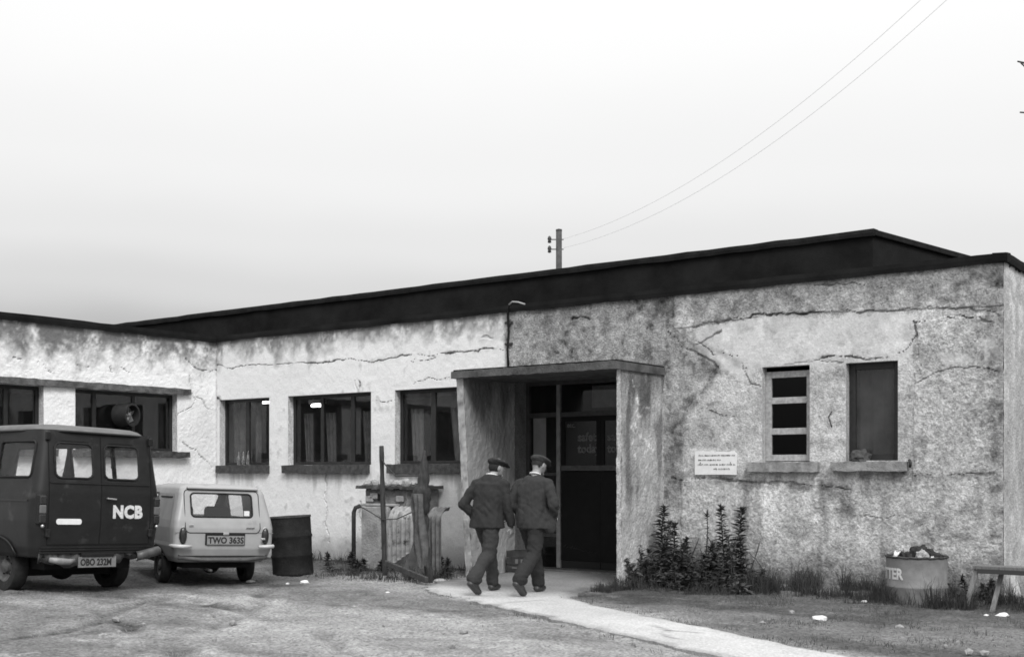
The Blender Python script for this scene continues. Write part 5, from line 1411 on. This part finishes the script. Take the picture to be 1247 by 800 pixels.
def loft(mb, secs, n=28):
    """closed loft of ellipses (cx, cy, z, rx, ry)"""
    vs = []
    for cx, cy, z, rx, ry in secs:
        for k in range(n):
            a = 2 * math.pi * k / n; c, s = math.cos(a), math.sin(a)
            vs.append((cx + rx * (abs(c) ** .85) * (1 if c > 0 else -1), cy + ry * (abs(s) ** .9) * (1 if s > 0 else -1), z))
    m = len(secs)
    fs = [(j * n + k, j * n + (k + 1) % n, (j + 1) * n + (k + 1) % n, (j + 1) * n + k) for j in range(m - 1) for k in range(n)]
    fs += [tuple(range(n))[::-1], tuple((m - 1) * n + k for k in range(n))]
    return mb.add(vs, fs)
def hand(mb, wrist, direc, palm_n, side, curl=.5, s=1.0):
    """palm, four unequal fingers bent at the knuckles and a thumb off the side of the palm"""
    w = Vector(wrist); d = Vector(direc).normalized(); pn = Vector(palm_n); pn = (pn - d * pn.dot(d)).normalized(); ac = d.cross(pn) * side
    for k in (-1, 0, 1): mb.cap(w, w + d * .085 * s + ac * k * .024 * s, .022 * s, .016 * s, 8)
    for k, (off, ln) in enumerate(((-.033, .062), (-.011, .075), (.012, .070), (.033, .054))):
        a = w + d * .085 * s + ac * off * s; b = a + (d * (1 - curl * .3) + pn * curl * .7).normalized() * ln * .55 * s; c = b + (d * (1 - curl) + pn * curl * 1.2).normalized() * ln * .55 * s
        mb.cap(a, b, .0105 * s, .0098 * s, 8); mb.cap(b, c, .0098 * s, .0085 * s, 8)
    a = w + d * .025 * s - ac * .026 * s; b = a + (d * .7 - ac * .7 + pn * .3).normalized() * .045 * s; c = b + (d * .95 - ac * .1 + pn * .5).normalized() * .035 * s
    mb.cap(a, b, .014 * s, .012 * s, 8); mb.cap(b, c, .012 * s, .010 * s, 8)
def man(loc, yaw, label, jacket_m, trouser_m, cap_m, J, look, hem, hairy, seed, build=1.0):
    root = tag(empty('person', loc, (0, 0, yaw)), label, 'person', 'men walking to the entrance')
    root.scale = (1.02, 1.02, 1.02)
    V = {k: Vector(v) for k, v in J.items() if k != 'flare' and not k.startswith('hand')}
    # body: one continuous figure under the clothes
    b = MB()
    hc = V['head']
    Rh = Matrix.Rotation(look[0], 3, 'Z') @ Matrix.Rotation(look[1], 3, 'X')
    def H(x, y, z): return hc + Rh @ Vector((x, y, z))
    b.ell(hc, (.077, .096, .112), 20, 14, Rh.to_4x4().to_3x3()); b.ell(H(0, .030, -.060), (.055, .062, .055), 14, 10)
    b.cap(H(0, .088, .005), H(0, .112, -.030), .011, .015, 8)                          # nose
    b.ell(H(0, .088, -.066), (.024, .012, .008), 10, 6); b.ell(H(0, .078, -.100), (.026, .02, .018), 10, 6)   # mouth, chin
    for sx in (-1, 1):
        b.ell(H(sx * .079, -.004, -.012), (.010, .024, .034), 10, 8, Rh)
        b.ell(H(sx * .030, .088, .010), (.013, .008, .009), 8, 6)
        b.ell(H(sx * .030, .086, .026), (.020, .012, .008), 8, 6)
    b.cap(V['neck'] - Vector((0, .01, .05)), H(0, -.02, -.06), .058, .054, 14)
    loft(b, [(0, V['pelvis'].y, .84, .13, .10), (0, V['pelvis'].y, .95, .15, .10), (V['chest'].x * .5, (V['pelvis'].y + V['chest'].y) / 2, 1.08, .14, .10), (V['chest'].x, V['chest'].y, 1.26, .165, .105), (V['neck'].x, V['neck'].y - .01, 1.38, .13, .075), (V['neck'].x, V['neck'].y, 1.43, .06, .05)], 20)
    for s_ in 'LR':
        b.cap(V['sh' + s_].lerp(V['el' + s_], .18), V['el' + s_], .040, .036); b.cap(V['el' + s_], V['wr' + s_], .036, .026)
        b.cap(V['hip' + s_], V['kn' + s_], .075, .052); b.cap(V['kn' + s_], V['an' + s_], .050, .036)
        f_ = (V['to' + s_] - V['an' + s_]); b.cap(V['an' + s_], V['to' + s_], .034, .028)
        hd_ = J.get('hand' + s_)
        if hd_: hand(b, V['wr' + s_], hd_[0], hd_[1], 1 if s_ == 'R' else -1, hd_[2])
        else: hand(b, V['wr' + s_], (V['wr' + s_] - V['el' + s_]), (1, 0, 0) if s_ == 'L' else (-1, 0, 0), 1 if s_ == 'R' else -1, .8)
    skinned('body', b, M_SKIN, root, .0085, 3)
    # trousers
    t = MB(); loft(t, [(0, V['pelvis'].y - .01, .78, .14 * build, .115), (0, V['pelvis'].y - .015, .86, .168 * build, .135), (0, V['pelvis'].y, .97, .165 * build, .125), (0, V['pelvis'].y, 1.04, .155 * build, .115)], 24)
    for s_ in 'LR':
        t.cap(V['hip' + s_] + Vector((0, -.01, -.02)), V['kn' + s_], .110 * build, .088); t.cap(V['kn' + s_], V['an' + s_] + Vector((0, 0, .035)), .084, .082)
        q = V['an' + s_] + (V['kn' + s_] - V['an' + s_]).normalized() * .05; t.cap(q, q + Vector((0, .035, -.015)), .080, .066)
    skinned('trousers', t, trouser_m, root, .010, 3, .015, 8.0, (1.0, 1.0, 1.3), seed, ((.50, .10, 40, .015, .5), (.20, .07, 52, .013, -.4), (.80, .07, 38, .012, .8)))
    # jacket
    j = MB(); c = V['chest']; pv = V['pelvis']
    secs = [(hem[1], pv.y + hem[2], hem[0], .232 * build, .168), (hem[1] * .6, pv.y + hem[2] * .5, hem[0] + .07, .218 * build, .160), (c.x * .3, pv.y + .005, 1.0, .195 * build, .142), (c.x * .7, (pv.y + c.y) / 2 + .005, 1.12, .200 * build, .145), (c.x, c.y - .005, 1.25, .212 * build, .146), (c.x, c.y + .0, 1.34, .205 * build, .128), (V['neck'].x, V['neck'].y - .02, 1.405, .150 * build, .095), (V['neck'].x, V['neck'].y - .01, 1.445, .085, .072)]
    loft(j, secs, 32)
    for s_ in 'LR':
        sh = V['sh' + s_]; j.cap(V['neck'] + (sh - V['neck']) * .45 + Vector((0, -.01, -.045)), sh + Vector((-.02 if s_ == 'R' else .02, -.005, -.02)), .066, .070)
        j.cap(sh + Vector((0, 0, -.02)), V['el' + s_], .070 * build, .064); wr_ = V['el' + s_] + (V['wr' + s_] - V['el' + s_]) * .93; j.cap(V['el' + s_], wr_, .062, .050)
    for e in J.get('flare', []): j.ell(e[0], e[1], 12, 8)
    skinned('jacket', j, jacket_m, root, .010, 3, .017, 8.0, (1.4, 1.4, .9), seed + 3, ((1.04, .09, 34, .014, .7), (1.22, .10, 28, .008, -.9), (.88, .06, 30, .008, -.5)))
    # vent and seam down the back
    # shirt collar and cuffs
    ring = []
    for k in range(24):
        a = 2 * math.pi * k / 24; ring.append(V['neck'] + Vector((.064 * math.cos(a), .060 * math.sin(a) - .002, .020 - .018 * math.sin(a))))
    MB().tube(ring, .0095, 8, closed=True).build('shirt_collar', M_SHIRT, root, smooth=True)
    for s_ in 'LR':
        d = (V['wr' + s_] - V['el' + s_]).normalized(); a = V['wr' + s_] - d * .022
        MB().tube([a, a + d * .030], .044, 12).build('shirt_cuff', M_SHIRT, root, smooth=True)
    # hair below the cap
    h = MB(); h.ell(H(0, -.016, .000), (.0835, .092, .092), 18, 12, Rh); hv = h.build('hair', M_HAIR, root, smooth=True)
    bm = bmesh.new(); bm.from_mesh(hv.data)
    Ri = Rh.inverted()
    bmesh.ops.delete(bm, geom=[v for v in bm.verts if (Ri @ (v.co - hc)).y > .034 or (Ri @ (v.co - hc)).z < (-.066 if hairy else -.046)], context='VERTS'); bm.to_mesh(hv.data); bm.free()
    # flat cap
    k = MB(); Rc = Rh @ Matrix.Rotation(R(-10), 3, 'X')
    k.ell(H(0, -.010, .052), (.100, .124, .056), 22, 12, Rc); k.ell(H(.006, .012, .066), (.124, .136, .036), 22, 12, Rc)
    k.ell(H(0, .122, .034), (.078, .060, .013), 18, 8, Rh @ Matrix.Rotation(R(-22), 3, 'X'))
    skinned('flat_cap', k, cap_m, root, .008, 4, .004, 18, seed=seed)
    # boots
    for s_ in 'LR':
        an, to = V['an' + s_], V['to' + s_]; d = (to - an); fl = Vector((d.x, d.y, 0)).normalized()
        ax = (to - an).normalized(); upv = ax.cross(Vector((1, 0, 0))).normalized()
        if upv.z < 0: upv = -upv
        heel = an + Vector((0, 0, -.045)) - fl * .045 if s_ == 'L' else an - fl * .055 + Vector((0, 0, -.02))
        bt = MB(); bt.cap(an + Vector((0, 0, .03)), an - Vector((0, 0, .01)), .050, .050); bt.cap(heel, to, .040, .036); bt.cap(heel + Vector((.012, 0, 0)), to + Vector((.014, -.03, 0)), .034, .034); bt.cap(heel - Vector((.012, 0, 0)), to - Vector((.014, .03, 0)), .034, .034)
        bt.cap(an + ax * .02, to - ax * .04, .046, .036)
        sh_ = skinned('boot', bt, mat('worn_black_leather', .035, .45, .3, 14, spec=.5), root, .009, 3)
    return root
M_J1 = mat('dark_wool_jacket', .026, .92, .12, 40, .15, 160)
M_T1 = mat('grey_work_trousers', .036, .92, .10, 9, .3, 120)
M_C1 = mat('dark_tweed_cap', .026, .95, .4, 60, .4, 150)
M_J2 = mat('charcoal_suit_jacket', .032, .92, .12, 40, .15, 160)
M_T2 = mat('charcoal_trousers', .024, .92, .10, 9, .3, 120)
M_C2 = mat('grey_tweed_cap', .042, .95, .4, 60, .4, 150)
man((8.90, -2.98, .040), R(4), 'man in dark jacket and flat cap walking in, one arm hanging, nearer the porch flank', M_J1, M_T1, M_C1, dict(
    head=(.03, .17, 1.545), neck=(.01, .09, 1.425), chest=(0, .05, 1.24), pelvis=(0, 0, .92),
    shL=(-.195, .04, 1.345), elL=(-.30, -.10, 1.085), wrL=(-.19, .05, .90), shR=(.195, .07, 1.345), elR=(.255, .06, 1.05), wrR=(.265, .13, .82),
    hipL=(-.085, .02, .88), knL=(-.085, .19, .49), anL=(-.085, .25, .085), toL=(-.10, .40, .035),
    hipR=(.085, -.01, .88), knR=(.085, -.09, .48), anR=(.085, -.43, .165), toR=(.09, -.31, .035), handR=((0, .25, -1), (-1, .2, 0), .45)), (R(-30), R(-8)), (.80, .0, .0), True, 1)
man((9.455, -2.79, .040), R(2), 'man in charcoal suit and flat cap walking in with hands at his pockets', M_J2, M_T2, M_C2, dict(
    head=(.02, .14, 1.575), neck=(.0, .08, 1.44), chest=(0, .05, 1.25), pelvis=(0, 0, .93),
    shL=(-.205, .05, 1.36), elL=(-.285, -.05, 1.10), wrL=(-.20, .10, .955), shR=(.205, .05, 1.36), elR=(.310, .01, 1.09), wrR=(.235, .14, .905),
    hipL=(-.085, .02, .89), knL=(-.09, .20, .50), anL=(-.09, .28, .085), toL=(-.11, .43, .035),
    hipR=(.085, -.01, .89), knR=(.085, -.07, .49), anR=(.08, -.40, .175), toR=(.085, -.285, .035), flare=[((.215, .05, .84), (.095, .09, .10)), ((.185, .04, .92), (.09, .10, .12)), ((.255, .06, .79), (.05, .06, .05))]), (R(-12), R(-14)), (.80, .03, .02), False, 5, 1.03)

# ------------------------------------------------------------------ weeds and grass
M_LEAF = mat('dark_weed_leaf', .045, .7, .45, 5, spec=.25)
M_LEAF2 = mat('mid_weed_leaf', .085, .7, .45, 5, spec=.25)
M_STEM = mat('weed_stem', .06, .8)
def leaf(vs, fs, base, az, el, ln, wd, droop):
    d = Vector((math.cos(az) * math.cos(el), math.sin(az) * math.cos(el), math.sin(el))); side = Vector((-math.sin(az), math.cos(az), 0)); up = d.cross(side); ro = random.uniform(-1.1, 1.1); side = side * math.cos(ro) + up * math.sin(ro)
    k = len(vs)
    for f, w in ((0, .12), (.35, 1.0), (.7, .75), (1.0, 0.03)):
        c = base + d * ln * f + Vector((0, 0, -droop * ln * f * f))
        vs += [tuple(c - side * wd * w * .5 + Vector((0, 0, .12 * wd * w))), tuple(c), tuple(c + side * wd * w * .5 + Vector((0, 0, .12 * wd * w)))]
    for j in range(3):
        a = k + j * 3; fs += [(a, a + 1, a + 4, a + 3), (a + 1, a + 2, a + 5, a + 4)]
def weed(x, y, h, label, cat='weed', group=None, seed=0, spread=.16, dens=1.0, m=None, lean=(0, 0), wide=.022, tuft=True, low=.12):
    rd = random.Random(seed); z0 = gz(x, y) - .01
    e = tag(empty('weed', (x, y, z0)), label, cat, group)
    stem = [Vector((lean[0] * f * f + .02 * math.sin(f * 5 + seed), lean[1] * f * f, h * f)) for f in [k / 10 for k in range(11)]]
    MB().tube(stem, [.010 * (1 - .7 * k / 10) + .002 for k in range(11)], 6).build('stem', M_STEM, e, smooth=True)
    vs = []; fs = []; n = int(62 * dens * max(.5, h)); az = rd.random() * 6
    for i in range(n):
        f = low + (1 - low) * (i / n); p = stem[0].lerp(stem[-1], 0); q = f * 10; j = min(9, int(q)); p = stem[j].lerp(stem[j + 1], q - j)
        az += 2.4 + rd.uniform(-.4, .4); ln = spread * (1.15 - .75 * f) * rd.uniform(.7, 1.25)
        leaf(vs, fs, p, az, rd.uniform(.0, .5) + .25 * f, ln, wide * rd.uniform(.8, 1.4), rd.uniform(.1, .5))
        if rd.random() < .5: leaf(vs, fs, p, az + rd.uniform(-.5, .5), rd.uniform(.2, .8), ln * .6, wide, rd.uniform(.0, .4))
    if tuft:
        for i in range(34): leaf(vs, fs, stem[-1] + Vector((0, 0, -rd.uniform(0, .07))), rd.uniform(0, 6.3), rd.uniform(.3, 1.4), rd.uniform(.035, .075), .016, .0)
    o = MB().add(vs, fs).build('leaves', m or M_LEAF, e); o['kind'] = 'stuff'
    return e
weed(9.97, -.42, 1.06, 'tall dark leafy weed standing closest to the porch flank', seed=1, spread=.27, dens=2.2, wide=.026, lean=(.05, -.05))
weed(10.92, -.40, 1.06, 'left one of the two tall weeds standing close together', seed=2, spread=.22, dens=1.6, lean=(-.06, -.04), wide=.026)
weed(11.10, -.44, 1.05, 'right one of the two tall weeds standing close together', seed=3, spread=.25, dens=1.8, lean=(.05, .03), wide=.026)
weed(10.58, -.30, .96, 'thin sparse weed stalk between the tall weeds', seed=4, spread=.08, dens=.7, wide=.014, low=.4)
rd = random.Random(21)
LB = 'short bushy weed in the dense clump right of the porch'
for k in range(42):
    c = rd.random()
    if c < .38: x = rd.gauss(10.02, .15); h = rd.uniform(.35, .85)
    elif c < .62: x = rd.gauss(10.98, .13); h = rd.uniform(.3, .70)
    elif c < .88: x = rd.uniform(10.15, 10.85); h = rd.uniform(.25, .62)
    else: x = rd.uniform(11.1, 11.5); h = rd.uniform(.16, .30)
    x = max(9.84, x); y = -.98 + .76 * rd.random()
    if y < -.7: h *= .6
    weed(x, y, h, LB, group='weed clump by the porch', seed=30 + k, spread=rd.uniform(.15, .26), dens=rd.uniform(1.2, 2.0), m=(M_LEAF, M_LEAF2)[k % 2], lean=(rd.uniform(-.16, .16), rd.uniform(-.12, .12)), wide=rd.uniform(.016, .036), tuft=rd.random() < .6)
M_DEAD = mat('dead_stalk', .20, .9, .3, 8)
for k in range(8):
    x = rd.uniform(9.9, 11.6); weed(x, -.75 + .5 * rd.random(), rd.uniform(.35, .7), 'pale dead stalk among the weeds right of the porch', group='dead stalks in the weeds', seed=160 + k, spread=.09, dens=.5, m=M_DEAD, lean=(rd.uniform(-.25, .25), rd.uniform(-.15, .1)), wide=.012, low=.35, tuft=False)
for k in range(9):
    x = 4.65 + .95 * rd.random() if k < 6 else 6.7 + .3 * rd.random(); y = -1.75 + .6 * rd.random()
    weed(x, y, rd.uniform(.16, .36), 'small ragged weed growing round the foot of the bunker', group='weeds at the bunker foot', seed=90 + k, spread=.14, dens=1.5, lean=(rd.uniform(-.1, .1), 0), wide=.024)
for k in range(7):
    x = 13.0 + 2.0 * rd.random(); y = -.35 + .2 * rd.random()
    weed(x, y, rd.uniform(.14, .30), 'small dark weed at the wall foot near the litter drum', group='weeds at the right wall foot', seed=120 + k, spread=.12, dens=1.3, wide=.02)

def blades(name, pts, m, hmin, hmax, width, seed=0, lean=.45):
    rs_ = np.random.RandomState(seed); n = len(pts); P = np.array(pts)
    az = rs_.rand(n) * 6.283; ln = rs_.rand(n) * lean; h = hmin + (hmax - hmin) * rs_.rand(n) ** 1.6
    h = h * (.25 + 1.35 * sstep(.25, .75, fbm(P[:, 0], P[:, 1], 2.6, 3, 61)))
    z = ground_z(P[:, 0], P[:, 1]) - .012
    dx, dy = np.cos(az), np.sin(az); la = rs_.rand(n) * 6.283; lx_, ly_ = np.cos(la) * ln * h, np.sin(la) * ln * h
    w = width * (.6 + .8 * rs_.rand(n))
    V = np.empty((n, 5, 3))
    V[:, 0] = np.stack([P[:, 0] - dx * w / 2, P[:, 1] - dy * w / 2, z], 1); V[:, 1] = np.stack([P[:, 0] + dx * w / 2, P[:, 1] + dy * w / 2, z], 1)
    V[:, 2] = np.stack([P[:, 0] + dx * w * .35 + lx_ * .4, P[:, 1] + dy * w * .35 + ly_ * .4, z + h * .6], 1); V[:, 3] = np.stack([P[:, 0] - dx * w * .35 + lx_ * .4, P[:, 1] - dy * w * .35 + ly_ * .4, z + h * .6], 1)
    V[:, 4] = np.stack([P[:, 0] + lx_, P[:, 1] + ly_, z + h * (1 - .3 * ln)], 1)
    i = np.arange(n) * 5
    q = np.stack([i, i + 1, i + 2, i + 3], 1).tolist(); t = np.stack([i + 3, i + 2, i + 4], 1).tolist()
    me = bpy.data.meshes.new(name); me.from_pydata(V.reshape(-1, 3).tolist(), [], q + t); me.update()
    return link_mesh(name, me, m)
def scatter(n, x0, x1, y0, y1, keep, seed):
    rs_ = np.random.RandomState(seed); X = x0 + (x1 - x0) * rs_.rand(n); Y = y0 + (y1 - y0) * rs_.rand(n); k = keep(X, Y) > rs_.rand(n)
    return np.stack([X[k], Y[k]], 1)
def path_side(X, Y): return Y + 3.05 + (X - 10.2) * .52        # >0 on the wall side of the path
def off_path(X, Y):
    return ((path_side(X, Y) > .12) | (path_side(X, Y) < -1.25)) & ~((X > 7.1) & (X < 10.1) & (Y > -3.3))
n_ = lambda X, Y, s, k: fbm(X, Y, s, 3, k)
M_GRASS = mat('rank_grass', .045, .8, .4, 3, spec=.2); M_TURF = mat('thin_turf', .10, .85, .45, 2.5, spec=.2); M_DRY = mat('dry_tufts', .24, .9, .4, 2.5, spec=.2)
pts = scatter(36000, 9.76, 17.5, -.95, -.02, lambda X, Y: sstep(-.95, -.25, Y + (n_(X, Y, 2.2, 3) - .5) * .9) * sstep(.38, .58, n_(X, Y, 3.2, 33)) * off_path(X, Y), 1)
pts = np.concatenate([pts, scatter(4200, 12.8, 14.3, -1.15, -.62, lambda X, Y: sstep(.30, .55, n_(X, Y, 4, 51)), 11), scatter(3000, 9.7, 11.8, -1.35, -.6, lambda X, Y: sstep(.36, .58, n_(X, Y, 4, 53)), 12)])
tag(blades('wall_grass', pts, M_GRASS, .05, .30, .007, 1, .8), 'rank dark grass along the foot of the right wall', 'grass', kind='stuff')
pts = scatter(60000, 9.8, 17.5, -6.0, -.4, lambda X, Y: (path_side(X, Y) > .15) * sstep(.36, .62, n_(X, Y, 1.6, 6) * .55 + n_(X, Y, 6, 9) * .35 + .14 * sstep(-2.4, -.6, Y)) * off_path(X, Y), 2)
tag(blades('turf', pts, M_TURF, .012, .06, .006, 2, 1.0), 'thin worn turf between the path and the right wall', 'grass', kind='stuff')
pts = np.concatenate([scatter(9000, 4.5, 7.15, -2.5, -1.1, lambda X, Y: sstep(.35, .6, n_(X, Y, 2.5, 12)) * sstep(-2.6, -1.7, Y), 3), scatter(5000, 2.6, 6.9, -1.2, -.02, lambda X, Y: sstep(-.9, -.1, Y), 4), scatter(900, 9.60, 9.95, -1.75, -1.2, lambda X, Y: X * 0 + 1, 8)])
tag(blades('bunker_grass', pts, M_GRASS, .03, .17, .007, 3, .8), 'dark grass and weeds round the bunker and wall foot', 'grass', kind='stuff')
pts = scatter(90000, 3.0, 16.0, -11.5, -2.2, lambda X, Y: off_path(X, Y) * (path_side(X, Y) < 0) * sstep(.50, .70, n_(X, Y, 1.1, 15) * .5 + n_(X, Y, 5, 19) * .5) * .8, 5)
e_ = scatter(60000, 7.4, 18, -9, -2.4, lambda X, Y: (sstep(.16, .04, np.abs(path_side(X, Y) - .14)) + sstep(.16, .04, np.abs(path_side(X, Y) + 1.22))) * sstep(.42, .6, n_(X, Y, 3, 55)) * (X > 8.2) * .9, 9)
tag(blades('path_edge_grass', e_, M_TURF, .015, .07, .006, 7, 1.0), 'short grass tufts hugging both edges of the concrete path', 'grass', kind='stuff')
tag(blades('yard_tufts', pts, M_DRY, .006, .028, .006, 5, 1.2), 'sparse dry tufts over the bare earth of the yard', 'grass', kind='stuff')
